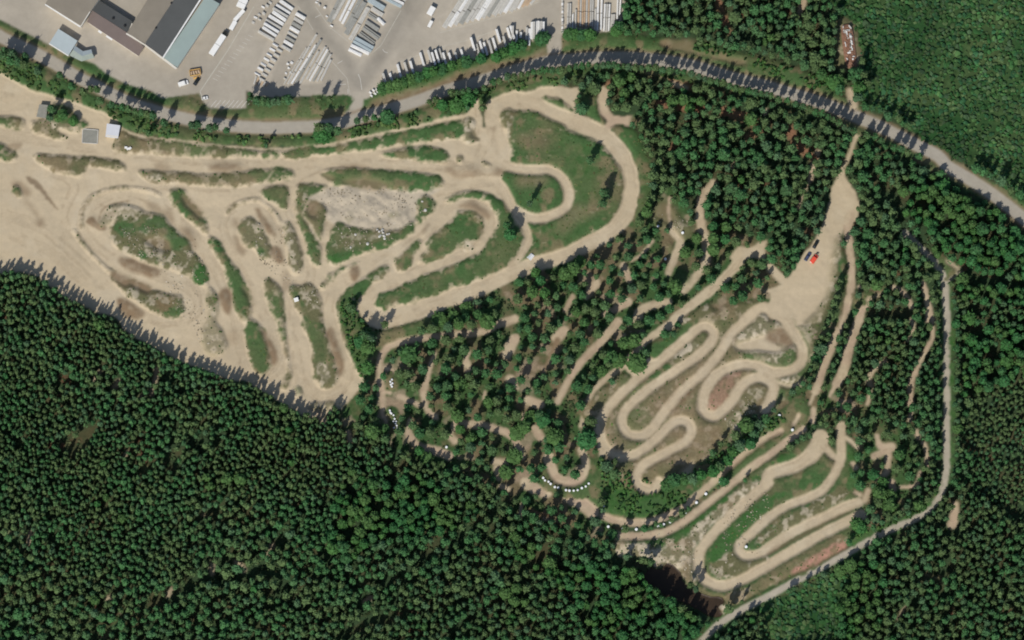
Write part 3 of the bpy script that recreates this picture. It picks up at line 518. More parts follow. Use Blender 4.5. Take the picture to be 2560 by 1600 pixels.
MT = dict(
    earth=mat("earth", vcol="tint", rough=.95, noise=(1.6, .16), bump=.5, bump_scale=1.5, spec=.1),
    soil=mat("sand", vcol="tint", rough=.95, noise=(2.5, .05), bump=.15, bump_scale=2.0, spec=.1),
    asphalt=mat("asphalt", vcol="tint", rough=.9, noise=(4.0, .07), spec=.2),
    leaf=mat("leaves", vcol="tint", rough=.75, noise=(.7, .16), spec=.12),
    bark=mat("bark", (.10, .065, .045), rough=.95, noise=(.5, .3)),
    water=mat("pond_water", (.042, .027, .016), rough=.5, noise=(6, .2), spec=.2),
    white=mat("white_paint", (.78, .77, .73), rough=.5, noise=(2, .05)),
    conc=mat("pale_concrete", (.52, .50, .45), rough=.85, noise=(1.2, .14)),
    conc_w=mat("white_concrete", (.74, .73, .70), rough=.8, noise=(1.2, .12)),
    conc_g=mat("grey_concrete", (.33, .325, .29), rough=.85, noise=(1.5, .14)),
    conc_t=mat("tan_timber", (.52, .38, .25), rough=.85, noise=(1.0, .16)),
    conc_b=mat("blue_grey_steel", (.40, .46, .47), rough=.6, noise=(1.5, .1)),
    roof_tan=mat("brown_grey_roofing", (.235, .205, .160), rough=.8, noise=(9, .09)),
    roof_dark=mat("slate_and_shade_roofing", (.085, .088, .085), rough=.8, noise=(9, .08)),  # slate on the hall; painted shade on the workshop's north slope
    roof_teal=mat("teal_metal_roofing", (.28, .345, .32), rough=.6, noise=(12, .07)),
    roof_blue=mat("pale_blue_roofing", (.40, .455, .46), rough=.6, noise=(6, .05)),
    roof_grn=mat("green_grey_roofing", (.27, .31, .27), rough=.7, noise=(4, .08)),
    roof_mauve=mat("mauve_brown_roofing", (.165, .130, .115), rough=.85, noise=(7, .08)),
    roof_grey=mat("weathered_grey_roofing", (.24, .235, .20), rough=.85, noise=(2, .12)),
    roof_white=mat("pale_lilac_roofing", (.54, .55, .58), rough=.7, noise=(5, .05)),
    wall=mat("cream_wall", (.66, .62, .54), rough=.85, noise=(3, .06)),
    dark=mat("dark_rubber", (.015, .015, .016), rough=.7, noise=(.5, .1)),
    black=mat("black_paint", (.018, .020, .016), rough=.3, noise=(.8, .1), spec=.5),
    blue=mat("dark_blue_paint", (.055, .07, .13), rough=.3, noise=(.8, .08), spec=.5),
    red=mat("red_paint", (.75, .085, .045), rough=.35, noise=(.8, .08), spec=.5),
    glass=mat("car_glass", (.02, .025, .03), rough=.1, noise=(.8, .1), spec=.6),
    orange=mat("ochre_paint", (.60, .38, .13), rough=.6, noise=(.9, .15)),
    mark=mat("worn_road_paint", (.58, .56, .50), rough=.8, noise=(1.0, .12)),
    bale=mat("white_film", (.82, .83, .84), rough=.35, noise=(.6, .06), spec=.5),
    kerb=mat("worn_kerb", (.44, .41, .34), rough=.9, noise=(1.5, .15)),
    rust=mat("rusty_brown", (.24, .13, .085), rough=.9, noise=(.7, .35)),
)

# ------------------------------------------------------------------ mesh helpers
def mesh_np(name, V, F, m, colors=None, smooth=False):
    me = bpy.data.meshes.new(name); V = np.asarray(V, np.float32); F = np.asarray(F, np.int32); k = F.shape[1]
    me.vertices.add(len(V)); me.vertices.foreach_set("co", V.ravel())
    me.loops.add(F.size); me.loops.foreach_set("vertex_index", F.ravel())
    me.polygons.add(len(F)); me.polygons.foreach_set("loop_start", np.arange(0, F.size, k, dtype=np.int32))
    me.polygons.foreach_set("loop_total", np.full(len(F), k, np.int32))
    me.polygons.foreach_set("use_smooth", np.full(len(F), smooth))
    if colors is not None:
        a = me.color_attributes.new("tint", 'FLOAT_COLOR', 'POINT')
        c = np.ones((len(V), 4), np.float32); c[:, :3] = colors; a.data.foreach_set("color", c.ravel())
    me.update(calc_edges=True); me.materials.append(m)
    return me
def link(name, me, parent=None, loc=None):
    o = bpy.data.objects.new(name, me); COL.objects.link(o)
    if parent is not None: o.parent = parent
    if loc is not None: o.location = loc
    return o
def tag(o, label=None, cat=None, group=None, kind=None):
    if label: o["label"] = label
    if cat: o["category"] = cat
    if group: o["group"] = group
    if kind: o["kind"] = kind
    return o
def thing(name, label, cat, loc=(0, 0, 0), rz=0.0, group=None):
    o = bpy.data.objects.new(name, None); COL.objects.link(o); o.location = loc; o.rotation_euler = (0, 0, rz)
    o.empty_display_size = 0.5
    return tag(o, label, cat, group)

# ------------------------------------------------------------------ the ground sheets
def build_ground():
    tp = cls[:-1, :-1]
    sets = [("ground", (FLOOR, WOOD, GRASS, MEADOW), 'earth'), ("dirt_track", (SAND,), 'soil'), ("asphalt_road", (ROAD,), 'asphalt'),
            ("gravel_road", (GRAVEL,), 'asphalt'), ("paved_yard", (YARD,), 'asphalt'), ("pond_water", (POND,), 'water')]
    V = np.stack([GX, GY, Hh], -1).reshape(-1, 3); C = rgb.reshape(-1, 3)
    idx = np.arange(NX*NY).reshape(NY, NX)
    Fq = np.stack([idx[:-1, :-1], idx[:-1, 1:], idx[1:, 1:], idx[1:, :-1]], -1)
    for name, ids, m in sets:
        F = Fq[np.isin(tp, ids)]
        used = np.zeros(len(V), bool); used[F.ravel()] = True
        mp = np.cumsum(used)-1; v = V[used]; c = C[used]; F = mp[F]
        if name == "ground":               # carry the same sheet on to the horizon
            B = 4000.; x0, x1, y0, y1 = XS[0], XS[-1], YS[0], YS[-1]
            ring = np.array([[x0, y0, 0], [x1, y0, 0], [x1, y1, 0], [x0, y1, 0], [-B, -B, 0], [B, -B, 0], [B, B, 0], [-B, B, 0]], float)
            n = len(v); v = np.vstack([v, ring]); c = np.vstack([c, np.tile(C_FLOOR*1.4, (8, 1))])
            F = np.vstack([F, n+np.array([[4, 5, 1, 0], [5, 6, 2, 1], [6, 7, 3, 2], [7, 4, 0, 3]])])
        o = link(name, mesh_np(name, v, F, MT[m], c, smooth=True)); tag(o, kind='structure')
build_ground()

# ------------------------------------------------------------------ trees
def ico(sub):
    t = (1+5**.5)/2
    V = [(-1, t, 0), (1, t, 0), (-1, -t, 0), (1, -t, 0), (0, -1, t), (0, 1, t), (0, -1, -t), (0, 1, -t), (t, 0, -1), (t, 0, 1), (-t, 0, -1), (-t, 0, 1)]
    F = [(0, 11, 5), (0, 5, 1), (0, 1, 7), (0, 7, 10), (0, 10, 11), (1, 5, 9), (5, 11, 4), (11, 10, 2), (10, 7, 6), (7, 1, 8), (3, 9, 4), (3, 4, 2), (3, 2, 6), (3, 6, 8), (3, 8, 9), (4, 9, 5), (2, 4, 11), (6, 2, 10), (8, 6, 7), (9, 8, 1)]
    V = [np.array(v)/np.linalg.norm(v) for v in V]
    for _ in range(sub):
        c = {}; G = []
        def mid(a, b):
            k = (min(a, b), max(a, b))
            if k not in c:
                v = V[a]+V[b]; V.append(v/np.linalg.norm(v)); c[k] = len(V)-1
            return c[k]
        for a, b, d in F:
            x, y, z = mid(a, b), mid(b, d), mid(d, a); G += [(a, x, z), (b, y, x), (d, z, y), (x, y, z)]
        F = G
    return np.array(V), np.array(F)
I0, I1 = ico(0), ico(1)
def crown(kind, seed, lumps=8, leaves=90):
    """unit crown: radius 1, base at z=0, tip at z=1 (scaled by height later)"""
    r = np.random.default_rng(seed); Vs = []; Fs = []; Cs = []; n = 0
    for i in range(lumps):
        if kind == 'pine':
            z = .44+.50*(i+.5)/lumps; rad = (1.06-z)**.6*1.32
        else:
            z = .30+.56*(i+.5)/lumps; rad = math.sqrt(max(.1, 1-((z-.55)/.5)**2))*1.0
        a = i*2.4+r.uniform(0, .8); off = rad*r.uniform(.30, .62) if i < lumps-1 else .05
        s = rad*r.uniform(.42, .62) if kind == 'pine' else rad*r.uniform(.5, .68)
        V = I1[0]*(1+r.uniform(-.22, .22, (len(I1[0]), 1)))*[s, s, (.12 if kind == 'pine' else .19)*r.uniform(.8, 1.2)]
        V = V+[off*math.cos(a), off*math.sin(a), z]
        Vs.append(V); Fs.append(I1[1]+n); n += len(V); Cs.append(np.full(len(V), r.uniform(.8, 1.15)))
    # leaf sprays: small triangles round the outside
    m = leaves; z = r.uniform(.42 if kind == 'pine' else .28, 1.0, m)
    rad = ((1.06-z)**.6*1.25 if kind == 'pine' else np.sqrt(np.clip(1-((z-.55)/.5)**2, .05, 1)))*r.uniform(.75, 1.12, m)
    a = r.uniform(0, 2*math.pi, m); c = np.stack([rad*np.cos(a), rad*np.sin(a), z], 1)
    T = c[:, None, :]+r.normal(0, 1, (m, 3, 3))*[.17, .17, .022]
    Vs.append(T.reshape(-1, 3)); Fs.append(np.arange(3*m).reshape(-1, 3)+n); Cs.append(np.repeat(r.uniform(.75, 1.3, m), 3))
    V = np.vstack(Vs); V[:, 2] = np.minimum(V[:, 2], 1.02); return V, np.vstack(Fs), np.concatenate(Cs)
def trunk(h, r0):
    a = np.linspace(0, 2*math.pi, 7)[:-1]; V = []
    for z, rr in ((-.6, 1.3), (h*.35, .85), (h*.9, .25)):
        V += [(rr*r0*math.cos(t), rr*r0*math.sin(t), z) for t in a]
    F = [(k*6+i, k*6+(i+1) % 6, k*6+6+(i+1) % 6, k*6+6+i) for k in range(2) for i in range(6)]
    V = list(V); b = len(V)
    for j in range(4):                    # short limbs
        t = j*1.7; z = h*(.42+.11*j); L = 1.1
        p = np.array([0, 0, z]); q = p+[L*math.cos(t), L*math.sin(t), .5]
        V += [p+[0, 0, -.07], p+[0, 0, .07], q+[0, 0, .02], q+[0, 0, -.02]]; F.append((b, b+3, b+2, b+1)); b += 4
    return np.array(V), np.array(F)
TINT = {'pine': [(.064, .138, .054), (.074, .142, .054), (.058, .136, .056), (.088, .142, .054), (.054, .142, .050), (.070, .136, .064)],
        'leaf': [(.044, .138, .038), (.056, .140, .038), (.044, .120, .042), (.070, .142, .042), (.040, .130, .042), (.052, .124, .038)]}
PROTO = {k: [crown(k, 100+i+(50 if k == 'leaf' else 0), 7 if k == 'pine' else 9, 70 if k == 'pine' else 110) for i in range(6)] for k in ('pine', 'leaf')}
HERO = {k: [crown(k, 300+i+(50 if k == 'leaf' else 0), 11, 240) for i in range(6)] for k in ('pine', 'leaf')}

trees = []     # (x, y, r, h, kind, tint, label or None, placed by hand)
def add_tree(px, py, r, h, kind, label=None, hand=True, base=False, tint=None):
    x, y = P(px, py, 0 if base else h*.62)
    trees.append([float(x), float(y), r, h, kind, tint if tint is not None else random.randrange(6), label, hand])

def TL(s): return [tuple(p) for p in pts(s)]
ROW = "pine of the belt between the paved road and the motocross track, "
def row(s, kind, r, h, labels, base=True):
    for i, (x, y) in enumerate(TL(s)):
        add_tree(x, y, r*(1 if kind != 'pine' else .95 if x < 1000 else .8)*random.uniform(.8, 1.15), h*random.uniform(.72, 1.08), kind, labels, True, base)
row("A0 370,700 580,740 690,840 800,890 870,860 930,870 500,1060 960,980 1070,1020 1170,1040 1230,1060 1290,1080 1350,1090 1400,1100 1450,1110 1560,1190 1820,1210 1870,1200 1990,1235 2040,1230 2150,1260", 'pine', 2.3, 14, "dark pine on the south verge of the paved road, west half")
row("A0 40,560 110,600 190,620 230,640 60,520 130,540 250,560", 'pine', 2.5, 14, "dark pine of the clump at the far left end of the road")
row("A1 600,1240 640,1230 700,1240 780,1260", 'pine', 2.8, 15, "tall dark pine of the clump south of the yard's driveway mouth")
row("A1 960,1160 1040,1140 1120,1130 1640,980 1700,960", 'pine', 2.2, 11, "pine on the road's south verge just east of the yard driveway")
row("A1 1850,900 1900,900 1960,890 2010,880 2080,890 2160,860 2240,800 2300,790 2380,750 A2 20,750 90,730 150,720 200,700 250,700 290,690 330,690 380,690 440,690 470,690", 'pine', 2.2, 13, "pine of the dense row on the inner bend of the road")
row("A2 540,670 600,650 660,650 720,640 800,650 860,640 910,640 960,640 1000,660 1050,650 1100,660 1160,660 1220,665 1290,665 1350,670 1420,690 1490,690 1560,700 1620,710 1690,720 1760,750 1820,770 1870,790 1930,800 1990,810 2050,840 2110,850 2170,870 2230,880 2290,900 2350,910 2400,920", 'pine', 2.2, 13, "pine of the long roadside row north of the dense wood")
row("A3 20,930 90,970 180,970 250,1010 320,1040 380,1060 440,1090 500,1100 560,1130 610,1160 660,1190 710,1230 760,1250 800,1270 930,1300 1000,1320 1060,1350 1180,1420 1250,1430 1310,1470 1420,1500", 'pine', 2.3, 14, "pine of the roadside row where the sandy lane leaves the road")
row("A1 20,975 70,980 120,985 170,985 220,975 270,965 310,960", 'pine', 2.4, 11, "dark pine of the hedge-like row at the yard's south edge")
row("A1 600,960 700,960", 'pine', 1.9, 11, "one of two lone pines on the grass at the yard's south edge")
row("A1 1200,850 1270,840 1340,820 1400,790 1460,760 1530,740 1620,700 1680,690 1750,670 1850,640 1930,610 1990,600 2130,570 2280,560 2340,520 2400,490 A2 20,470 90,440 270,390 300,370", 'leaf', 2.6, 8.5, "broadleaf tree in the green belt between the white stacks and the road")
row("A2 540,340 590,340 660,350 730,350 980,310 1010,270", 'leaf', 3.0, 9, "broadleaf tree beside the stacks at the yard's east end")
SOLO = [("A2 735,1540", 'pine', 2.2, 12, "small dark pine alone in the grass inside the big loop, northernmost of three"),
 ("B2 865,340", 'pine', 2.6, 14, "tall pine with a long shadow in the grass inside the big loop"),
 ("B2 855,440", 'pine', 2.3, 12, "pine just south of the tall one in the grass inside the big loop"),
 ("B2 165,440", 'pine', 1.6, 14, "slender pine alone inside the small ring road"),
 ("B1 2400,730", 'leaf', 2.7, 12, "dark tree between the teardrop loop and the small ring road"),
 ("B1 2370,640", 'pine', 2.0, 11, "pine beside the teardrop loop's east side"),
 ("B1 905,1420", 'pine', 2.5, 10, "tree on the grass wedge beside the hairpin's west end"),
 ("C1 1000,230", 'leaf', 3.2, 9, "rounded broadleaf tree on the grass wedge west of the wood"),
 ("C1 1060,270", 'leaf', 3.4, 11, "larger broadleaf tree beside the long shadow on the grass wedge"),
 ("C1 1060,470", 'leaf', 3.0, 9, "broadleaf tree near the southern tip of the grass wedge"),
 ("C1 1220,60", 'pine', 2.0, 10, "lone tree on the strip south of the lower hairpin"),
 ("C1 1030,170", 'pine', 2.6, 14, "tall pine at the head of the grass wedge"),
 ("C1 1090,200", 'pine', 2.4, 13, "dark pine at the east side of the grass wedge"),
 ("C1 1450,340", 'leaf', 4.2, 9, "wide bright green broadleaf tree east of the sandy path's bend"),
 ("C2 1175,420", 'leaf', 4.6, 9, "big round green tree between the diagonal path and the small circuit"),
 ("C2 930,370", 'leaf', 3.6, 9, "round green tree north of the diagonal sandy path"),
 ("C2 740,980", 'pine', 3.2, 14, "tall tree at the west end of the small circuit"),
 ("C2 700,1150", 'leaf', 4.6, 15, "largest broadleaf tree by the small circuit's south-west bend"),
 ("C2 410,1120", 'leaf', 4.0, 12, "bright green tree north of the U-shaped bend"),
 ("C2 300,960", 'leaf', 3.6, 10, "yellow-green tree in the middle wood"),
 ("C2 1520,150", 'pine', 1.8, 9, "small pine on the grass north of the small circuit"),
 ("C2 900,1400", 'pine', 3.2, 13, "dark tree south of the small circuit's west bend"),
 ("A3 640,800", 'leaf', 3.8, 11, "dark broadleaf tree left of the short lane off the road"), ("A3 590,780", 'leaf', 2.6, 9, "smaller tree left of the short lane off the road"),
 ("A3 820,720", 'leaf', 3.2, 12, "tree at the south end of the rubble row"), ("A3 850,850", 'leaf', 3.0, 11, "tree right of the short lane off the road"), ("A3 500,720", 'leaf', 2.6, 9, "tree north of the road bend, left of the lane"),
 ("A0 480,1130", 'pine', 2.0, 9, "tree east of the grey shed"), ("A0 600,1100", 'leaf', 2.6, 6, "bushy tree between the two sheds"), ("A0 700,1160", 'leaf', 2.2, 4.5, "low bushy tree west of the concrete pad"), ("A0 560,1130", 'leaf', 2.0, 5, "low bushy tree close to the grey shed"),
 ("A1 1240,1120", 'leaf', 3.4, 9, "round green tree on the road's south verge east of the driveway"), ("A1 1760,1010", 'leaf', 2.6, 8, "round tree on the road's south verge, west of the pine row"), ("A1 1900,1010", 'leaf', 3.6, 8, "broad green tree beside the gate path to the track"), ("A1 2010,960", 'leaf', 3.4, 8, "broad green tree nearest the gate path"), ("A1 630,1290", 'leaf', 4.0, 9, "broad green tree south of the driveway mouth"),
 ("B3 850,1290", 'pine', 1.8, 8, "young pine in the grass corner between two paths"), ("C3 500,290", 'pine', 3.4, 12, "dark tree between the small circuit and the long path"), ("C3 450,390", 'leaf', 2.6, 8, "green tree just south of the dark one by the long path"), ("C3 430,450", 'pine', 2.8, 11, "dark pine on the west side of the long path"),
 ("D3 830,430", 'leaf', 3.0, 9, "round tree at the east end of the lowest straight"), ("D3 870,460", 'leaf', 2.8, 10, "dark tree at the end of the lowest straight, by the gravel road"), ("D3 960,290", 'pine', 2.6, 11, "dark pine east of the two straights' ends"), ("D3 1010,380", 'pine', 2.8, 12, "tall pine above the gravel road bend"),
 ("D2 840,220", 'pine', 2.4, 10, "dark tree beside the westernmost white bale"), ("C3 800,1480", 'pine', 1.8, 8, "slim pine by the loop's east straight")]
for s, k, r, h, lb in SOLO:
    x, y = TL(s)[0]; add_tree(x, y, r, h, k, lb, True, True)
for s, r in [("B0 40,1180", 0)]: pass
for s in ("C2 2330,1000", "C2 2280,1090", "C2 2250,1180", "C2 2080,1260", "C2 2030,1340", "C2 1960,1400", "C2 1900,1440", "C2 1780,1480", "C2 2390,950", "C2 2150,1200", "D2 1520,20", "D2 1460,60", "C2 1620,1512", "C2 1700,1512"):
    x, y = TL(s)[0]; add_tree(x, y, random.uniform(2.2, 3.2), random.uniform(8, 12), random.choice(['pine', 'leaf']), None, True, True)

# forests: Poisson-like scatter steered by the ground class
gcell = {}
def try_add(x, y, dmin):
    k = (int(x//4), int(y//4))
    for a in (-1, 0, 1):
        for b in (-1, 0, 1):
            for (u, v, d) in gcell.get((k[0]+a, k[1]+b), ()):
                if (u-x)**2+(v-y)**2 < (.5*(d+dmin))**2: return False
    gcell.setdefault(k, []).append((x, y, dmin)); return True
for t in trees: try_add(t[0], t[1], 2.5)
blocked = blur(np.isin(cls, (SAND, ROAD, GRAVEL, YARD, POND)).astype(np.float32), 1.2)
def inside(s): return raster_poly(pts(s), WXP, WYP)
broad = np.zeros((NY, NX), bool)
broad |= inside("B3 1300,250 1700,100 2700,700 2700,1500 1750,1300 1850,1080 1500,850 1250,600")
broad |= inside("C3 1780,0 2700,0 2700,900 2000,700 1780,900") | inside("D3 600,850 1100,700 1050,1300 700,1600 600,1600")
broad |= inside("D1 1000,0 1800,0 1900,500 700,800 700,200") | inside("D2 0,600 1300,900 1900,1500 1700,1650 900,1500") | inside("C1 1350,200 2100,200 2200,800 1400,700")
broadf = blur(broad.astype(np.float32), 6)
young = inside("C3 1950,700 2700,400 2700,1512 2000,1512 1800,1100") | inside("D3 1800,0 2700,0 2700,500 2300,400")
gapn = vnoise(11, 61); big = vnoise(40, 62); kmix = vnoise(14, 63)
lanes = np.zeros((NY, NX), bool)
for s, w in [("D1 1750,560 1550,780 1300,930 950,1000", 13), ("D1 2400,150 2000,500 1750,700", 11), ("D1 0,850 300,1000 150,1100", 17), ("D0 1800,1000 1600,1130 1350,1180", 13), ("D0 2419,850 2200,950 1800,950", 15), ("D1 800,1500 1100,1350 1500,1250", 13), ("D1 1000,1100 1000,1400", 12),
             ("D1 1800,1500 2100,1250 2419,1100", 9), ("D2 -60,930 150,820 350,650", 14), ("D2 650,1330 760,1180", 12), ("C1 1250,1010 1400,1180 1600,1350", 13), ("D0 1800,400 2050,300", 12), ("D0 0,550 200,650 270,800", 10), ("D1 1450,0 1750,200 1650,300", 12), ("D1 1050,250 1350,300", 10),
             ("B3 950,130 1050,250 1200,450 1260,620 1350,750", 16), ("A2 1250,740 1850,790", 12), ("A2 1400,930 1750,920", 12), ("A2 1950,50 2080,250 2250,380", 13), ("B3 1900,1130 2419,1190", 16), ("C3 1850,20 2000,150", 15), ("D3 1600,440 1800,500", 14), ("D2 950,740 1300,900 1600,1150 1950,1290", 15), ("D3 2250,780 2419,850", 9)]:
    lanes |= raster_stroke(catmull(pts(s), False), w*1.75, w*1.75, wpx, wpy)
N = 220000
cx = rng.uniform(-288, 288, N); cy = rng.uniform(-193, 193, N)
ci = ((cy+195)/CELL).round().astype(int); cj = ((cx+290)/CELL).round().astype(int)
CC = cls[ci, cj]; BL = blocked[ci, cj]; BR = broadf[ci, cj]; YG = young[ci, cj]; LN = lanes[ci, cj]; GP = gapn[ci, cj]; KM = kmix[ci, cj]; BG = big[ci, cj]
PX, PY = Q(cx, cy); U = rng.random((N, 4))
for i in range(N):
    c = CC[i]
    if c not in (FLOOR, WOOD) or BL[i] > .12 or LN[i]: continue
    if c == FLOOR and GP[i] < .30: continue
    x, y = cx[i], cy[i]; u = U[i]
    if PX[i] > 860 and not (c == FLOOR and PY[i] > 1050 and PX[i] < 1780):            # keep the woodland paths and roads readable: lower trees where their shadow would fall on one
        lit = np.isin(cl(x+np.array([1.5, 3, 4.6, 6.2, 7.6])*.438, y+np.array([1.5, 3, 4.6, 6.2, 7.6])*.9), (SAND, ROAD, GRAVEL)).sum()
        if lit and rng.random() < .22*lit: continue
        lowk = .62 if lit else 1.0
    else: lowk = 1.0
    if c == WOOD:
        if GP[i] < .40 or u[3] > .78: continue
        r = 1.7+1.2*u[0]**1.3; kind = 'leaf' if KM[i] > .63 else 'pine'; h = 7.5+6*u[1]; d = 4.1+1.7*u[2]
        if kind == 'leaf': r *= 1.25
    elif YG[i]:
        r = .9+.5*u[0]; kind = 'pine'; h = 4.5+2*u[1]; d = 2.0
    elif u[3]*.6+BR[i]*.75+(KM[i]-.5)*.9 > .72:
        r = 1.6+1.5*u[0]**2; kind = 'leaf'; h = 8.5+4*u[1]; d = r*1.75
    else:
        if PX[i] > 1450 and PY[i] < 700: s = 1.42
        elif PX[i] > 1850: s = 1.12
        else: s = .93+.40*min(1, max(0, (PY[i]-1130-.15*(900-PX[i]))/300))
        s *= .88+.24*st_(BG[i], .4, .6); r = (1.25+1.05*u[0]**1.4)*s; kind = 'pine'; h = 10+3.0*u[1]; d = r*(1.36+.3*u[2])
        if PX[i] < 1300 and PY[i] > 600 and s < 1.15: h = 8.8+2.2*u[1]; d = r*(1.30+.28*u[2])
    h *= lowk
    if c == FLOOR and 1590 < PX[i] < 1830 and 1390 < PY[i] < 1540: h = 15
    if not try_add(x, y, d): continue
    trees.append([x, y, r, h, kind, (3 if KM[i] > .57 and u[0] > .35 else 4 if KM[i] < .42 and u[0] > .4 else int(u[2]*6) % 6), None, False])
print("TREES", len(trees), sum(t[4] == 'pine' for t in trees))

def region_label(px, py, kind):
    if 1700 < px < 1925 and 1040 < py < 1215: return ('pine' if kind == 'pine' else 'broadleaf tree')+' in the hedge row south-east of the small winding circuit'
    w = "dark green pine" if kind == 'pine' else "green broadleaf tree"
    if py < 330 and px > 1500 and px < 2150: return w+" in the wood north of the paved road"
    if px > 2390 and py > 650: return w+" in the forest east of the gravel road"
    if px > 2060 and py < 720: return w+" in the wood between the gravel lane and the paved road"
    if px > 1950 and py < 1300: return w+" in the wood west of the gravel road, among narrow sandy paths"
    if px > 1560 and py < 640: return w+" in the dense wood between the big loop and the parked cars"
    if px < 900 or (py > 1350): return w+" at the edge of the large forest in the south-west"
    if py < 760: return w+" in the open wood below the big loop"
    if px < 1330: return w+" in the middle wood west of the U-shaped bend"
    return w+" in the thin wood between the diagonal sandy paths"
def hero_score(t):
    px, py = Q(t[0], t[1], t[3]*.6)
    if not (5 < px < 2555 and 5 < py < 1595): return -1
    s = t[2]+t[3]*.05 + (100 if t[7] else 0)
    if cl(t[0], t[1]) == WOOD: s += 1.2
    return s
BARK = MT['bark']
hero_mesh = {(k, v, c): mesh_np(k+"_crown", HERO[k][v][0], HERO[k][v][1], MT['leaf'], np.array(TINT[k][c])[None]*HERO[k][v][2][:, None])
             for k in ('pine', 'leaf') for v in range(6) for c in range(6)}
tv, tf = trunk(1.0, .2)
tv[:, 2] = np.where(tv[:, 2] < 0, -.05, tv[:, 2])
trunk_me = mesh_np("tree_trunk", tv, tf, BARK)
rest = {'pine': [], 'leaf': []}
for kind, nm, cat, grp in (('pine', 'pine_tree', 'pine tree', 'pine trees of the woods and verges'), ('leaf', 'broadleaf_tree', 'broadleaf tree', 'broadleaf trees of the woods and verges')):
    L = sorted([t for t in trees if t[4] == kind], key=hero_score, reverse=True)
    for i, t in enumerate(L):
        s = hero_score(t)
        if i >= 300 or s < 0: rest[kind].append(t); continue
        x, y, r, h, k, c, lb, hand = t
        px, py = Q(x, y, h*.6)
        if lb is None: lb = region_label(px, py, kind)
        root = thing(nm, lb, cat, (x, y, float(hz(x, y))), 0, grp)
        cr = link("crown", hero_mesh[(k, (i*7) % 6, c)], root); cr.scale = (r, r, h); cr.rotation_euler = (0, 0, random.uniform(0, 6.28))
        tk = link("trunk", trunk_me, root); tk.scale = (1+h*.05, 1+h*.05, h)
def merged(name, L, label, cat, kind, var=.12):
    Vs, Fs, Cs = [], [], []; n = 0; tn, tm = trunk(1.0, .2)
    tm = np.vstack([tm[:12][:, [0, 1, 2]], tm[:12][:, [0, 2, 3]]])
    for i, (x, y, r, h, k, c, lb, hand) in enumerate(L):
        V, F, cc = PROTO[k][i % 6]; a = rng.uniform(0, 6.28); ca, sa = math.cos(a), math.sin(a)
        W = np.empty_like(V); W[:, 0] = (V[:, 0]*ca-V[:, 1]*sa)*r*rng.uniform(.85, 1.15)+x; W[:, 1] = (V[:, 0]*sa+V[:, 1]*ca)*r*rng.uniform(.85, 1.15)+y
        z0 = float(hz(x, y)); W[:, 2] = V[:, 2]*h+z0
        Vs.append(W); Fs.append(F+n); n += len(V)
        tint = np.array(TINT[k][c])*rng.uniform(1-var, 1+var)*(1.08 if k == 'pine' and x < -60 and y < 20 else 1)
        Cs.append(tint[None]*cc[:, None])
        T = tn[:18].copy(); T[:, :2] = T[:, :2]*1.2+[x, y]; T[:, 2] = np.where(T[:, 2] < 0, -.05, T[:, 2])*h+z0
        Vs.append(T); Fs.append(tm+n); n += 18; Cs.append(np.tile(np.array([[.09, .06, .04]]), (18, 1)))
    o = link(name, mesh_np(name, np.vstack(Vs), np.vstack(Fs), MT['leaf'], np.vstack(Cs)))
    tag(o, label, cat, None, kind)
merged("pine_forest", rest['pine'], "dense dark green pine forest filling the south-west and the eastern side", "forest", "stuff")
merged("broadleaf_forest", rest['leaf'], "brighter green broadleaf trees mixed into the pine forest", "forest", "stuff")

# scrub and bushes nobody could count
def scrub(name, mask_fn, n, rr, hh, tints, label, cat, keep=1.0):
    x = rng.uniform(-270, 270, n); y = rng.uniform(-172, 172, n)
    ok = mask_fn(x, y); x, y = x[ok], y[ok]; m = len(x)
    V0, F0 = I0; k = len(V0)
    r = rng.uniform(*rr, (m, 1, 1)); h = rng.uniform(*hh, (m, 1, 1))
    V = V0[None]*(1+rng.uniform(-.4, .4, (m, k, 1)))
    V = V*np.concatenate([r, r*rng.uniform(.7, 1.3, (m, 1, 1)), h], -1)
    V[:, :, 0] += x[:, None]; V[:, :, 1] += y[:, None]; V[:, :, 2] += hz(x, y)[:, None]+h[:, :, 0]*.35
    F = F0[None]+(np.arange(m)*k)[:, None, None]
    T = np.array(tints)[rng.integers(0, len(tints), m)]*rng.uniform(.75, 1.25, (m, 1))*(.60+.5*st_(n20, .25, .75)+.6*st_(n8, .3, .75))[((y+195)/CELL).round().astype(int), ((x+290)/CELL).round().astype(int)][:, None]
    C = np.repeat(T[:, None], k, 1)
    o = link(name, mesh_np(name, V.reshape(-1, 3), F.reshape(-1, 3), MT['leaf'], C.reshape(-1, 3))); tag(o, label, cat, None, 'stuff')
def near(ids, n=None, lo=.5):
    def f(x, y):
        b = np.isin(cl(x, y), ids)
        if n is not None:
            i = ((y+195)/CELL).round().astype(int); j = ((x+290)/CELL).round().astype(int); b &= n[i, j] > lo
        return b
    return f
sn = vnoise(6, 71)
scrub("meadow_scrub", near((MEADOW,)), 76000, (.5, 1.5), (.35, 1.35), [(.030, .088, .026), (.044, .096, .030), (.026, .080, .032), (.062, .102, .038), (.046, .084, .038)], "bright green scrub and young growth covering the meadow in the north-east corner", "scrub")
scrub("forest_undergrowth", near((FLOOR, WOOD), np.where(rgb[..., 0] < .13, sn, 0), .42), 50000, (.35, .9), (.25, .8), [(.034, .062, .024), (.045, .068, .028), (.055, .065, .030)], "low green undergrowth between the trees", "undergrowth")
gm = vnoise(5, 72)
belt = blur(inside("A0 -50,520 300,560 900,850 1500,1130 2419,1230 A1 600,1270 1000,1200 2000,900 2419,780 A2 600,660 1500,720 2419,900 A3 800,1290 800,1350 0,1000 A2 1500,820 600,860 0,850 A1 2100,1000 1500,1200 700,1350 A0 2419,1370 1500,1290 1000,1130 600,920 -50,750").astype(np.float32), 3)
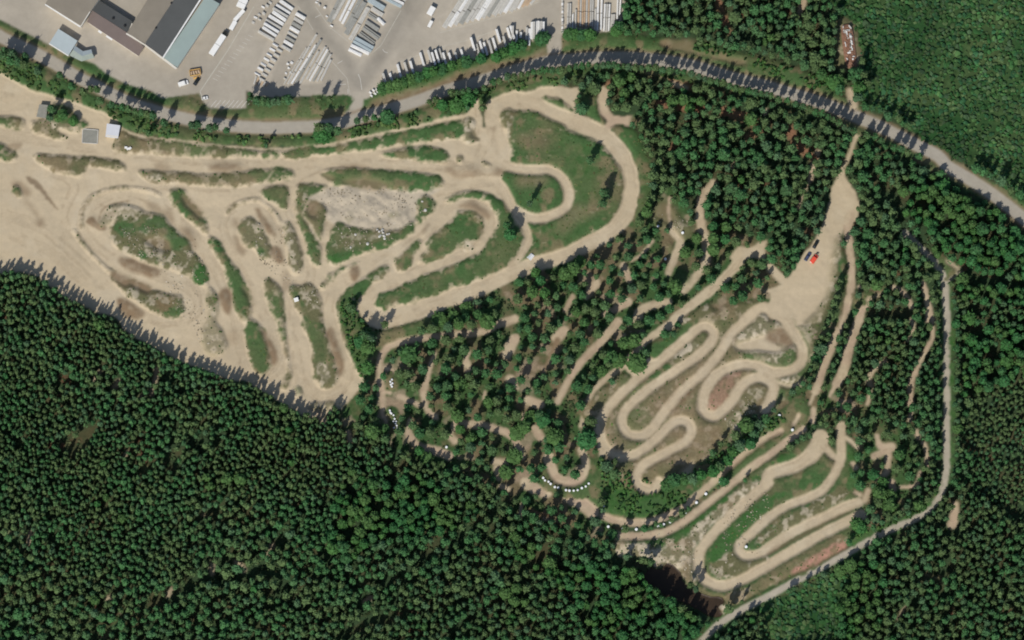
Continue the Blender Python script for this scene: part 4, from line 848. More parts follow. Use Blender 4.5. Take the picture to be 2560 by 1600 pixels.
east = blur(green*0+inside("C2 800,1300 1000,1400 D2 1700,150 1500,320 1000,330 850,200").astype(np.float32)+inside("D3 780,520 1600,0 1650,100 1500,280 900,560")+inside("C2 1600,1512 C3 0,850 200,900 0,1080 D2 1700,60")+inside("B1 780,1350 960,1290 960,1440 C1 1130,200 1130,500 1000,560 860,200 B1 800,1500")+inside("A1 1150,860 2419,430 A2 300,400 200,430 A1 2200,540 1300,880")+inside("A3 -50,600 600,700 700,880 400,820 0,700 A2 2000,480 2100,430")+inside("A2 1060,300 1500,400 1900,430 2419,600 2419,640 1900,520 1400,400"), 2)
def beltf(f, lo):
    def g(x, y):
        i = ((y+195)/CELL).round().astype(int); j = ((x+290)/CELL).round().astype(int)
        return (f[i, j] > .4) & (cls[i, j] == GRASS) & (gm[i, j] > lo)
    return g
scrub("verge_bushes", beltf(belt, .45), 90000, (.4, 1.2), (.3, 1.3), [(.050, .100, .028), (.042, .085, .030), (.070, .110, .034)], "thick green bushes on the verge between the paved road and the track", "bushes")
scrub("bank_bushes", beltf(east, .40), 90000, (.4, 1.1), (.5, 1.6), [(.045, .110, .028), (.060, .115, .032), (.038, .090, .030)], "bushy green growth on the banks round the eastern circuits", "bushes")
scrub("grass_tufts", near((GRASS,), gm, .5), 22000, (.25, .6), (.06, .2), [(.070, .100, .030), (.10, .11, .045), (.050, .090, .028)], "rough grass tufts and weeds on the banks between the tracks", "grass")

# ------------------------------------------------------------------ built things: helpers
class MB:
    def __init__(s): s.v = []; s.f = []
    def face_pts(s, P3): n = len(s.v); s.v += [tuple(map(float, p)) for p in P3]; s.f.append(tuple(range(n, n+len(P3))))
    def prism(s, poly, z0, z1):
        """poly: list of (x,y); z0,z1 numbers or lists"""
        k = len(poly); n = len(s.v)
        a = sum(poly[i][0]*poly[(i+1) % k][1]-poly[(i+1) % k][0]*poly[i][1] for i in range(k))
        if a < 0:
            poly = poly[::-1]
            if not np.isscalar(z1): z1 = list(z1)[::-1]
            if not np.isscalar(z0): z0 = list(z0)[::-1]
        Z0 = [z0]*k if np.isscalar(z0) else z0; Z1 = [z1]*k if np.isscalar(z1) else z1
        s.v += [(float(x), float(y), float(z)) for (x, y), z in zip(poly, Z0)]+[(float(x), float(y), float(z)) for (x, y), z in zip(poly, Z1)]
        s.f.append(tuple(range(n+k-1, n-1, -1))); s.f.append(tuple(range(n+k, n+2*k)))
        s.f += [(n+i, n+(i+1) % k, n+k+(i+1) % k, n+k+i) for i in range(k)]
    def box(s, cx, cy, z0, lx, ly, h, a=0.0, top=1.0):
        c, d = math.cos(a), math.sin(a); n = len(s.v)
        for zz, k in ((z0, 1.0), (z0+h, top)):
            for u, w in ((-.5, -.5), (.5, -.5), (.5, .5), (-.5, .5)):
                X, Y = u*lx*k, w*ly*k; s.v.append((cx+X*c-Y*d, cy+X*d+Y*c, zz))
        s.f += [(n+3, n+2, n+1, n), (n+4, n+5, n+6, n+7)]+[(n+i, n+(i+1) % 4, n+4+(i+1) % 4, n+4+i) for i in range(4)]
    def cyl(s, c, ax, r, L, k=10, r2=None):
        ax = Vector(ax).normalized(); t = ax.orthogonal().normalized(); b = ax.cross(t); n = len(s.v); r2 = r if r2 is None else r2
        for e, rr in ((-.5, r), (.5, r2)):
            for i in range(k):
                a = 2*math.pi*i/k; p = Vector(c)+ax*(e*L)+(t*math.cos(a)+b*math.sin(a))*rr; s.v.append(tuple(p))
        s.f += [(n+i, n+(i+1) % k, n+k+(i+1) % k, n+k+i) for i in range(k)]; s.f += [tuple(range(n+k-1, n-1, -1)), tuple(range(n+k, n+2*k))]
    def mesh(s, name, m):
        me = bpy.data.meshes.new(name); me.from_pydata(s.v, [], s.f); me.update(); me.materials.append(m); return me
    def build(s, name, m, parent=None, label=None):
        o = link(name, s.mesh(name, m), parent)
        if label: o["label"] = label
        return o
def W2(sx, z=0): p = pts(sx); X, Y = P(p[:, 0], p[:, 1], z); return list(zip(X.tolist(), Y.tolist()))
def rel(pl, c): return [(x-c[0], y-c[1]) for x, y in pl]
def offset(pl, d):
    cx = sum(p[0] for p in pl)/len(pl); cy = sum(p[1] for p in pl)/len(pl); out = []
    for x, y in pl:
        L = math.hypot(x-cx, y-cy); out.append((cx+(x-cx)*(1+d/L), cy+(y-cy)*(1+d/L)))
    return out
ORD = "first second third fourth fifth sixth seventh eighth ninth tenth eleventh twelfth thirteenth fourteenth fifteenth sixteenth seventeenth eighteenth nineteenth twentieth".split()
def nth(i):
    if i < 20: return ORD[i]
    t = {2: 'twenty', 3: 'thirty', 4: 'forty'}[(i+1)//10]; r = (i+1) % 10
    return t+"-"+ORD[r-1] if r else {20: 'twentieth', 30: 'thirtieth', 40: 'fortieth'}[i+1]

# ---- factory buildings
def building(name, label, outline, h, roofs, wallm='wall', cat='building'):
    pl = W2(outline, h); c = (sum(p[0] for p in pl)/len(pl), sum(p[1] for p in pl)/len(pl))
    t = thing(name, label, cat, (c[0], c[1], 0))
    m = MB(); m.prism(offset(rel(pl, c), -.35), 0, h-.3); m.build('wall', MT[wallm], t)
    for rn, sp, zs, mt, lb in roofs:
        p = pts(sp); zs = zs if not np.isscalar(zs) else [zs]*len(p)
        XY = [tuple(float(q) for q in P(a, b, z)) for (a, b), z in zip(p, zs)]
        m = MB(); m.prism(rel(XY, c), [z-.25 for z in zs], zs); m.build(rn, MT[mt], t, lb)
    return t, c
def strip_on(t, c, name, s, z, w, m, th=.3, label=None):
    """a thin raised strip along a line, child of t"""
    p = W2(s, z); mm = MB()
    for a, b in zip(p[:-1], p[1:]):
        L = math.hypot(b[0]-a[0], b[1]-a[1]); mm.box((a[0]+b[0])/2-c[0], (a[1]+b[1])/2-c[1], z-th+.06, L, w, th, math.atan2(b[1]-a[1], b[0]-a[0]))
    return mm.build(name, MT[m], t, label)
t, c = building('factory_hall', "large hall with brown-grey, slate and teal roof strips at the yard's centre", "A0 1200,310 1540,540 2090,-320 1605,-350", 7,
 [('roof_slope', "A0 1200,310 1370,410 1865,-340 1605,-350", [7, 9, 9, 7], 'roof_tan', "brown-grey roof slope"), ('roof_slope', "A0 1370,412 1535,540 2085,-320 1866,-340", [9, 7.2, 7.2, 9], 'roof_dark', "dark slate-coloured roof slope")])
strip_on(t, c, 'eave_trim', "A0 1193,316 1370,425", 7.1, .7, 'wall'); strip_on(t, c, 'eave_trim', "A0 1372,426 1528,548", 7.2, .7, 'wall'); strip_on(t, c, 'valley_gutter', "A0 1540,545 2085,-300", 7.3, .7, 'conc_w')
m = MB()
for q in ("A0 1475,265", "A0 1620,30"):
    x, y = W2(q, 8.6)[0]; m.cyl((x-c[0], y-c[1], 8.7), (0, 0, 1), .5, 1.4, 10)
m.build('roof_vent', MT['dark'], t)
t, c = building('lean_to_hall', "long teal metal roofed hall against the slate roof's east side", "A0 1548,548 1668,640 2072,35 1960,-35", 5.2,
 [('roof', "A0 1546,545 1672,640 2076,36 1950,-40", [6.1, 5.0, 5.0, 6.1], 'roof_teal', None)])
strip_on(t, c, 'eave_trim', "A0 1530,548 1664,648", 5.6, .8, 'wall')
t, c = building('factory_hall', "brown-grey flat roofed hall at the top left with white south wall", "A0 430,35 760,245 1060,-190 600,-260", 7.5,
 [('roof', "A0 428,35 762,243 1062,-190 600,-260", 7.5, 'roof_tan', None)])
strip_on(t, c, 'parapet', "A0 426,42 758,254", 7.6, .5, 'white'); strip_on(t, c, 'parapet', "A0 764,246 850,110", 7.6, .4, 'wall')
t, c = building('low_workshop', "low mauve-brown gabled workshop between the two large halls", "A0 825,205 1308,528 1358,445 1250,205 935,5", 3.6,
 [('roof_slope', "A0 822,205 1310,530 1360,440 1200,308 872,98", [3.6, 3.6, 4.2, 4.6, 4.6], 'roof_mauve', "mauve-brown south slope"), ('roof_slope', "A0 873,97 1201,306 1252,202 936,2", [4.6, 4.6, 3.4, 3.4], 'roof_dark', "north slope with its shade painted in dark")], 'wall')  # north slope tilts from the sun; its shade is put into darker roofing
m = MB()
for q in ("A0 1070,175", "A0 1180,245"):
    x, y = W2(q, 4)[0]; m.box(x-c[0], y-c[1], 3.8, 1.0, 1.0, 1.0)
m.build('roof_vent', MT['dark'], t)
strip_on(t, c, 'canopy', "A0 930,290 960,312", 3.2, 1.0, 'white'); strip_on(t, c, 'canopy', "A0 1005,338 1060,375", 3.2, 1.0, 'white')
t, c = building('site_office', "pale blue flat roofed office beside the road", "A0 552,272 730,385 648,522 468,408", 4.2,
 [('roof', "A0 552,272 732,385 648,522 466,408", 4.2, 'roof_blue', None)])
strip_on(t, c, 'eave_trim', "A0 463,412 646,528", 4.2, .4, 'white')
t, c = building('office_annex', "bent grey-green gabled annex joined to the pale blue office", "A0 705,432 785,485 862,468 888,538 775,548 662,520", 3.2,
 [('roof_slope', "A0 706,430 785,484 776,530 690,470", [3.2, 3.2, 4.2, 4.2], 'roof_blue', None), ('roof_slope', "A0 785,484 864,466 872,502 776,530", [3.2, 3.2, 4.2, 4.2], 'roof_blue', None),
  ('roof_slope', "A0 690,470 776,530 770,580 655,522", [4.2, 4.2, 3.0, 3.0], 'roof_grn', "grey-green slope"), ('roof_slope', "A0 776,530 872,502 892,545 770,580", [4.2, 4.2, 3.0, 3.0], 'roof_grn', "grey-green slope")])
t, c = building('small_shed', "weathered grey shed with dark north edge on the sand", "A0 372,985 450,992 435,1115 345,1103", 2.9,
 [('roof', "A0 372,985 452,992 435,1118 343,1104", [3.0, 3.0, 2.5, 2.5], 'roof_grey', None)], 'roof_grey')
t, c = building('small_shed', "square pale lilac roofed shed by the narrow path", "A0 1012,1168 1135,1185 1115,1305 998,1290", 3.4,
 [('roof', "A0 1010,1166 1137,1185 1115,1307 996,1291", [3.6, 3.6, 3.0, 3.0], 'roof_white', None)], 'wall')
pl = W2("A0 782,1218 928,1230 920,1358 776,1350"); c = (sum(p[0] for p in pl)/4, sum(p[1] for p in pl)/4); zb = float(hz(*c))
t = thing('concrete_pad', "flat square grey concrete pad west of the lilac shed", 'concrete pad', (c[0], c[1], zb))
m = MB(); m.prism(rel(pl, c), -.5, .35); m.build('slab', MT['roof_grey'], t)
m = MB(); q = rel(pl, c)
for a, b in zip(q, q[1:]+q[:1]): m.box((a[0]+b[0])/2, (a[1]+b[1])/2, .2, math.hypot(b[0]-a[0], b[1]-a[1]), .35, .35, math.atan2(b[1]-a[1], b[0]-a[0]))
m.build('kerb', MT['conc'], t)

# ---- stacks of concrete and timber in the yard
def stack(s, wpx_, h, mt, label, group, n=2, cat='stack of beams', name='beam_stack'):
    p = W2(s); a, b = p[0], p[1]; L = math.hypot(b[0]-a[0], b[1]-a[1]); w = wpx_*M; ang = math.atan2(b[1]-a[1], b[0]-a[0])
    c = ((a[0]+b[0])/2, (a[1]+b[1])/2); mm = MB()
    nb = max(2, int(round(w/.45))); bw = w/nb
    segs = max(1, int(L/7)); sl = L/segs
    for sgi in range(segs):
        hh = h*random.uniform(.8, 1.1); lay = max(1, int(round(hh/.45)))
        for k in range(nb):
            for q in range(lay if k % 3 or lay < 2 else lay-random.randint(0, 1)):
                mm.box(-L/2+sl*(sgi+.5)+random.uniform(-.12, .12), -w/2+bw*(k+.5), q*hh/lay+.02*k % .05+.06, sl*.95, bw*.88, hh/lay*.9)
    if len(label.split()) > 16: print('LONG', label)
    o = link(name, mm.mesh(name, MT[mt])); o.location = (c[0], c[1], 0.0); o.rotation_euler = (0, 0, ang)
    return tag(o, label, cat, group)
def stacks(items, where, group, order="from the left"):
    order = order.replace('from the top', 'from top')
    for i, (s, w, h, mt) in enumerate(items):
        colr = {'conc': 'pale grey', 'conc_w': 'white', 'conc_g': 'dull grey', 'conc_t': 'tan', 'conc_b': 'blue-grey', 'dark': 'dark'}[mt]
        stack(s, w, h, mt, f"{colr} beam stack, {nth(i)} {order} {where}", group)
fan = [("265,800 480,450", 3), ("300,800 575,325", 5), ("335,795 570,425", 5), ("375,790 615,375", 6), ("415,795 595,480", 5), ("478,755 660,440", 5), ("505,770 680,465", 5), ("538,775 695,492", 5), ("575,775 710,512", 5), ("612,770 712,562", 5)]
stacks([("A1 "+s, w, 1.3, ['conc', 'conc', 'conc_w', 'conc_g'][i % 4]) for i, (s, w) in enumerate(fan)], "in the fan by the south gate", "beams laid out in a fan")
L = []
for i in range(9):
    x, y = 352-22*i, 95+36*i; L.append((f"A1 {x},{y} {x-140-random.randint(-15,15)},{y-88}", 8, random.uniform(1.4, 2.6), ['conc_w', 'conc_w', 'conc'][i % 3]))
stacks(L, "west of the diagonal lane", "short stacks west of the diagonal lane", "from the top")
L = []
for i in range(8):
    x, y = 405-19*i, 130+43*i; L.append((f"A1 {x-28},{y} {x+60},{y+52}", 8, random.uniform(.8, 1.8), ['conc_w', 'conc', 'conc_g'][i % 3]))
stacks(L, "east of the diagonal lane", "short stacks east of the diagonal lane", "from the top")
L = []
for i in range(14):
    x, y = 210-14*i, 440+23*i; k = 1 if i % 2 else -1; L.append((f"A1 {x},{y} {x+k*52},{y+k*30}", 5, random.uniform(.6, 1.5), ['conc_w', 'conc'][i % 2]))
stacks(L, "down the lower diagonal lane", "small stacks down the diagonal lane", "from the top")
L = [(f"A1 {5+22*i},{720+14*i} {-20+22*i},{800+3*i}", 4, .9, ['conc', 'conc_t'][i % 2]) for i in range(6)]
stacks(L, "at the foot of the diagonal lane", "small stacks at the lane's foot")
L = [("A1 810,-30 690,215", 14, 1.2, 'conc_g'), ("A1 850,-30 725,190", 9, 1.4, 'conc'), ("A1 900,-20 790,205", 6, 1.8, 'conc_w'), ("A1 945,-20 815,230", 7, 1.6, 'conc_w'), ("A1 990,-10 845,265", 9.5, 1.1, 'conc_g'), ("A1 1030,20 850,330", 13, 1.4, 'conc_g'), ("A1 1062,70 890,385", 12, 1.2, 'conc')]
stacks(L, "in the long bays above the junction", "long stacks north of the yard junction")
L = [("A1 1060,-5 1215,90", 13, 2.2, 'conc_b'), ("A1 1090,80 1200,150", 10, 1.6, 'conc'), ("A1 1060,130 1160,195", 11, 1.0, 'conc_g'), ("A1 1150,170 1215,235", 9, 1.6, 'conc_w'), ("A1 1035,205 1160,290", 10, 1.8, 'conc_g'), ("A1 1010,260 1165,370", 12, 1.8, 'conc_g'), ("A1 975,315 1120,420", 12, 1.2, 'conc_g'), ("A1 925,375 1105,475", 17, 1.8, 'conc_b'), ("A1 895,425 1075,510", 10, 1.6, 'conc_w'), ("A1 875,465 1000,525", 9, 1.2, 'conc_w')]
stacks(L, "in the cross-laid block", "cross-laid stacks by the yard junction", "from the top")
L = [("A1 1160,-40 1380,70", 7, 1.8, 'conc_b'), ("A1 1230,-40 1400,45", 7, 1.5, 'conc_w'), ("A1 1320,-60 1420,10", 8, 1.0, 'conc')]
stacks(L, "at the top edge beside the dark lane", "stacks at the top edge by the dark lane")
L = []
for i in range(13):
    x, y = 1775+52*i, 268-13*i; s_ = min(1.0, (y+30)/300); L.append((f"A1 {x},{y} {x+190*s_:.0f},{y-300*s_:.0f}", 9.5 if i % 3 else 12.5, random.uniform(.9, 1.5), ['conc', 'conc_w', 'conc', 'conc_g', 'conc_t' if i > 9 else 'conc'][i % 5]))
stacks(L, "in the top centre's slanting rows", "slanting stacks at the top centre")
L = [(f"A2 {20+38*i},{98-14*i} {75+45*i},{-20-8*i}", 6.5, 1.1, ['conc', 'conc_w', 'conc_t', 'conc_t', 'conc'][i]) for i in range(5)]
stacks(L, "ending the slanting rows", "stacks ending the slanting rows")
tops = pts("A1 1200,700 1262,690 1335,610 1400,590 1455,580 1550,500 1625,480 1660,500 1695,480 1728,462 1765,500 1820,500 1880,500 1935,470 2030,360 2080,420 2112,390 2150,400 2195,385 2235,360 2270,280 2335,350 2372,260 2402,250 A2 8,250 45,290 85,310 140,260 165,270 187,212 208,210 230,200 252,200 275,208 298,210")
for i, (x, y) in enumerate(tops):
    Lx, Ly = (10, 34) if i < 24 else (-1, 36 + (8 if i > 27 else -4))
    if i in (26,): Ly = 14
    X, Y = (x, y); k = 2419/640
    s_ = f"A0 {X*k:.0f},{Y*k:.0f} {(X+Lx)*k:.0f},{(Y+Ly)*k:.0f}"
    stack(s_, 5.6, random.uniform(1.6, 3.4), 'conc_w' if i % 3 else 'conc', f"white beam stack, {nth(i)} from the left along the green belt", "upright row of white stacks along the green belt")
for i, (x, y) in enumerate(TL("A1 1070,870 1100,850 1130,840 1115,880 1080,900 1140,865")):
    k = 2419/640; stack(f"A0 {x*k:.0f},{y*k:.0f} {x*k+22:.0f},{y*k+16:.0f}", 4, 1.2, 'conc_w', "small white block stack beside the yard gate's east post", "block stacks beside the yard gate")
L = [("A2 530,30 524,300", 4.5, 1.2, 'conc'), ("A2 552,30 546,300", 4.5, 1.3, 'conc'), ("A2 575,130 570,290", 4, 1.0, 'conc_w'), ("A2 603,90 598,290", 4, 1.1, 'conc')]
L += [(f"A2 {632+19*i},-30 {626+19*i},{250+6*(i%3)}", 4.2, 1.4, ['conc_t', 'conc', 'conc_t'][i % 3] if i < 6 else 'conc') for i in range(8)]
L += [("A2 790,80 782,295", 5, 1.3, 'conc'), ("A2 815,-30 806,295", 5, 1.6, 'conc_w'), ("A2 848,-30 840,290", 5, 1.6, 'conc_w'), ("A2 878,40 868,300", 4.5, 1.5, 'conc_w'), ("A2 900,40 890,305", 4.5, 1.6, 'conc'), ("A2 922,40 912,300", 4.5, 1.5, 'conc_w'), ("A2 955,135 945,285", 11, 1.2, 'conc'), ("A2 1000,-30 992,190", 4, 1.4, 'conc_w'), ("A2 1028,-30 1015,150", 4, 1.4, 'conc_w')]
stacks(L, "in the yard's easternmost bay", "stacks in the easternmost bay")
for i in range(9):
    y = -10+37*i; stack(f"A2 476,{y} 474,{y+28}", 5, random.uniform(.7, 1.6), 'conc_w' if i % 2 else 'conc', f"small white stack, {nth(i)} from the top by the east driveway", "small stacks beside the east driveway")
for i, (x, y) in enumerate(TL("A1 290,600 325,585 300,640 320,680 275,690 262,740 560,20 590,40 640,70 570,-10 660,150 700,240 20,130 60,120 20,180 90,50 50,60 120,20 A0 2400,160 2380,210")):
    k = 2419/640; stack(f"A0 {x*k:.0f},{y*k:.0f} {x*k+random.randint(18,34):.0f},{y*k+random.randint(8,20):.0f}", random.uniform(3, 6), random.uniform(.5, 1.4), random.choice(['conc_w', 'conc']), "loose pale blocks piled in the open between the stack rows", "loose block piles in the yard", cat='block pile', name='block_pile')

# ---- yard markings and kerbs
mm = MB()
def line(s, w=.16, z=.012):
    p = W2(s)
    for a, b in zip(p[:-1], p[1:]):
        d = np.array(b)-np.array(a); L_ = np.hypot(*d); n = np.array([-d[1], d[0]])/L_*w/2
        mm.face_pts([(a[0]-n[0], a[1]-n[1], z), (b[0]-n[0], b[1]-n[1], z), (b[0]+n[0], b[1]+n[1], z), (a[0]+n[0], a[1]+n[1], z)])
for i in range(9): line(f"A0 {1985+42*i},{1018} {2045+42*i},{948}", .22)
for i in range(13): line(f"A0 {2345-28*i},{330+34*i} {2392-28*i},{352+34*i}", .13)
for s in ("A1 965,700 985,745", "A1 985,745 1000,850", "A1 560,165 610,140", "A1 770,600 815,575", "A1 1195,465 1215,490 1245,500", "A1 775,800 850,795", "A1 868,840 870,885"): line(s, .22)
tag(mm.build('yard_markings', MT['mark']), kind='structure')
mm = MB(); line("A0 2400,60 2150,480 1890,865 1925,960", .5, .02)
for s in ("A1 0,290 190,410", "A1 400,60 540,280", "A1 560,60 700,260 880,400", "A1 700,560 860,740 890,900", "A1 1370,100 1180,430 1100,500 970,530", "A1 1740,310 2419,120", "A1 1340,590 1800,430 2000,380 2230,300", "A1 330,918 880,903", "A2 0,110 250,20"): line(s, .34, .02)
tag(mm.build('kerb_lines', MT['kerb']), kind='structure')

# ---- vehicles
def loft(mb, secs):
    """secs: list of (x, half_width, z_bottom, z_top, top half width)"""
    n = len(mb.v)
    for x, w, zb, zt, wt in secs: mb.v += [(x, -w, zb), (x, w, zb), (x, w, zb+(zt-zb)*.65), (x, wt, zt), (x, -wt, zt), (x, -w, zb+(zt-zb)*.65)]
    k = 6
    for i in range(len(secs)-1):
        for j in range(k): mb.f.append((n+i*k+j, n+(i+1)*k+j, n+(i+1)*k+(j+1) % k, n+i*k+(j+1) % k))
    mb.f.append(tuple(n+j for j in range(k))); e = n+(len(secs)-1)*k; mb.f.append(tuple(e+j for j in reversed(range(k))))
def car(name, label, s, paint_m, L_=4.6, Wd=1.85, H=1.5, cat='car', van=False):
    p = W2(s); a, b = p; ang = math.atan2(b[1]-a[1], b[0]-a[0]); c = ((a[0]+b[0])/2, (a[1]+b[1])/2)
    t = thing(name, label, cat, (c[0], c[1], float(hz(*c))+.02), ang)
    w = Wd/2; hl = L_/2; m = MB()
    loft(m, [(-hl, w*.86, .35, .80, w*.8), (-hl+.2, w, .28, .95, w*.9), (-hl*.45, w, .25, .98, w*.94), (hl*.45, w, .25, .95, w*.92), (hl-.25, w*.95, .28, .80, w*.85), (hl, w*.8, .35, .62, w*.7)])
    m.build('body', MT[paint_m], t)
    m = MB()
    if van: loft(m, [(-hl+.06, w*.92, .95, H*.97, w*.84), (hl*.25, w*.92, .95, H, w*.84), (hl*.42, w*.9, .95, H*.9, w*.8)])
    else: loft(m, [(-hl*.80, w*.85, .92, 1.0, w*.78), (-hl*.55, w*.86, .93, H-.08, w*.72), (hl*.10, w*.86, .93, H-.06, w*.72), (hl*.42, w*.84, .90, .97, w*.78)])
    m.build('window', MT['glass'] if not van else MT[paint_m], t)
    m = MB(); m.box(-hl*.2, 0, H-.07, L_*.36, Wd*.70, .06, 0, .93); m.build('roof', MT[paint_m], t)
    if van: m = MB(); loft(m, [(hl*.40, w*.86, .96, H*.92, w*.78), (hl*.60, w*.84, .95, 1.0, w*.78)]); m.build('windscreen', MT['glass'], t)
    wm = MB(); wm.cyl((0, 0, 0), (0, 1, 0), .33, .24, 14); wme = wm.mesh('wheel', MT['dark']); rm = MB(); rm.cyl((0, 0, 0), (0, 1, 0), .19, .26, 10); rme = rm.mesh('rim', MT['conc'])
    for sx in (-hl*.62, hl*.62):
        for sy in (-w+.1, w-.1): o = link('wheel', wme, t, (sx, sy, .33)); link('rim', rme, o)
    for sy in (-w*.6, w*.6): m = MB(); m.box(hl-.08, sy, .55, .18, .3, .14); m.build('headlight', MT['white'], t)
    return t
car('parked_car', "black car parked nearest the trees at the sand fan's west edge", "B3 432,832 470,765", 'black')
car('parked_car', "dark blue car parked beside the red vehicle", "B3 352,950 398,878", 'blue', 4.9)
t = car('parked_van', "red van-like vehicle with dark front frame beside the blue car", "B3 408,975 462,898", 'red', 4.8, 2.4, 2.0, 'van', True)
m = MB(); m.box(2.9, .5, .5, 1.0, .35, .3, .5); m.box(3.3, .2, .4, .3, 1.2, .5, .5); m.build('front_frame', MT['dark'], t)
m = MB(); m.box(-2.3, .5, 1.0, .7, .9, .5, .1); m.build('tailgate', MT['white'], t)
car('parked_car', "dark car behind the ochre skip in the yard", "A0 1840,800 1882,735", 'black', 4.8, 2.0)
car('parked_van', "white van parked west of the dark car in the yard", "A0 1688,805 1778,775", 'white', 5.2, 2.3, 2.1, 'van', True)
car('parked_car', "small white car at the north-west corner of the hatched parking area", "A0 1918,932 1955,925", 'white', 3.2, 1.7)
def lorry(label, s, wdt=2.9, h=3.4, cab=True, split=True):
    p = W2(s, 2); a, b = p; L_ = math.hypot(b[0]-a[0], b[1]-a[1]); ang = math.atan2(b[1]-a[1], b[0]-a[0])
    t = thing('lorry_trailer', label, 'lorry', ((a[0]+b[0])/2, (a[1]+b[1])/2, .02), ang)
    bl = L_-(2.2 if cab else 0); x0 = -L_/2
    n = 2 if split else 1
    for k in range(n): m = MB(); m.box(x0+bl*(k+.5)/n, 0, .95, bl/n-.12, wdt, h-.95, 0, .985); m.build('cargo_box', MT['white'], t)
    m = MB(); m.box(x0+bl/2, 0, .7, bl, .9, .25); m.build('chassis', MT['dark'], t)
    if cab: m = MB(); loft(m, [(L_/2-2.0, wdt*.42, .5, 2.9, wdt*.36), (L_/2-.7, wdt*.42, .5, 2.8, wdt*.36), (L_/2, wdt*.40, .5, 1.9, wdt*.34)]); m.build('cab', MT['black'], t)
    wm = MB(); wm.cyl((0, 0, 0), (0, 1, 0), .5, .35, 12); wme = wm.mesh('wheel', MT['dark'])
    for x in [x0+1, x0+2.3]+([L_/2-1.2] if cab else [x0+bl-2]):
        for y in (-wdt/2+.2, wdt/2-.2): link('wheel', wme, t, (x, y, .5))
lorry("white lorry with dark cab parked along the yard's slanting kerb", "A0 1995,518 2140,300")
lorry("slim white trailer in front of the lorry with the dark cab", "A0 2180,280 2225,200", 2.2, 2.6, False, False)
lorry("long thin white trailer near the top left of the stacks", "A0 2215,195 2305,95", 1.9, 2.6, False, False)
lorry("broad white trailer at the top edge above the thin trailers", "A0 2270,75 2310,-10", 4.4, 3.6, False, True)
lorry("short white container lorry east of the dark lane, upper one", "A1 1635,140 1678,65", 2.9, 2.8, False, False)
lorry("narrow white trailer east of the dark lane, lower one", "A1 1632,255 1662,195", 1.7, 2.2, False, False)
# open skip with ochre frame
p = W2("A0 1800,695 1890,680"); c = ((p[0][0]+p[1][0])/2, (p[0][1]+p[1][1])/2); ang = math.atan2(p[1][1]-p[0][1], p[1][0]-p[0][0])
t = thing('open_skip', "ochre open skip beside the white van in the yard", 'skip', (c[0], c[1], .02), ang)
m = MB()
for bx in ((0, -1.45, 5.6, .25), (0, 1.45, 5.6, .25), (-2.7, 0, .25, 2.9), (2.7, 0, .25, 2.9)): m.box(bx[0], bx[1], 0, bx[2], bx[3], 1.6)
m.build('side_wall', MT['orange'], t)
m = MB()
for k in range(4): m.box(-2+1.3*k, -.2, .1, .8, 2.0, .9+.3*(k % 2), .1*k)
m.build('contents', MT['conc_t'], t)
m = MB(); m.box(.3, -2.7, 0, 3.4, 1.0, .5, .1); m.build('loading_ramp', MT['orange'], t)

# ---- white wrapped bales lining the track
bm_ = MB(); k = 12
for z, r in ((0, .62), (.15, .70), (.95, .70), (1.12, .55), (1.15, .0)):
    n = len(bm_.v); bm_.v += [(max(r, .02)*math.cos(2*math.pi*i/k), max(r, .02)*math.sin(2*math.pi*i/k), z) for i in range(k)]
    if n: bm_.f += [(n-k+i, n-k+(i+1) % k, n+(i+1) % k, n+i) for i in range(k)]
bm_.f.append(tuple(range(len(bm_.v)-k, len(bm_.v))))
bale_me = bm_.mesh('wrapped_bale', MT['bale'])
def bales(s, fmt, group, sc=1.0):
    for i, (x, y) in enumerate(TL(s)):
        X, Y = P(x, y, .8); o = link('wrapped_bale', bale_me, None, (float(X), float(Y), float(hz(X, Y))-.05)); k_ = sc*random.uniform(.9, 1.1); o.scale = (k_, k_, k_)
        tag(o, fmt.format(nth(i)) if '{' in fmt else fmt, 'bale', group)
bales("D2 910,440 1045,463 1175,465 1320,445 1380,433 1435,418 1495,395 1638,307 1743,212 1832,130 1967,15", "white bale, {} from the left between the two parallel pink tracks", "bales between the parallel tracks")
bales("D2 312,5 345,17 365,38 405,68 437,74 510,97 543,102 583,102 620,97 660,77 697,62 725,35", "white bale, {} from the left around the U-shaped bend", "bales around the U-shaped bend", .85)
bales("C1 1285,565 1270,585 1290,600 1275,612 1285,630", "white bale in the small upper cluster beside the western woodland path", "upper cluster of bales", .72)
bales("C1 1265,855 1280,885 1270,875 1300,900 1310,935 1300,960 1325,960 1318,980 1330,998 1305,1018 1335,1025", "white bale in the long lower cluster beside the western woodland path", "lower cluster of bales", .72)
for s, lb in [("C1 1800,1200", "single white bale north of the woodland path's south corner"), ("D2 2212,632", "single white bale inside the tight hairpin of the south-east circuit"), ("D2 865,245", "single white bale by the dark tree below the U-shaped bend"),
 ("C3 107,905", "single white bale at the east end of the hedge row"), ("C3 230,1040", "single white bale where the two parallel tracks meet the wood"),
 ("B2 1380,625", "white bale in the clearing, nearest the big loop"), ("B2 1612,690", "white bale in the clearing, between the two sandy paths"), ("B2 1450,935", "white bale west of the clearing's left path"), ("B2 1760,855", "white bale beside small pines in the clearing"), ("C2 295,1492", "single white bale at the west arm of the U-shaped bend")]:
    bales(s, lb, None)
bales("B2 1745,708 1735,730", "one of two white bales touching beside the clearing's right path", "pair of bales")

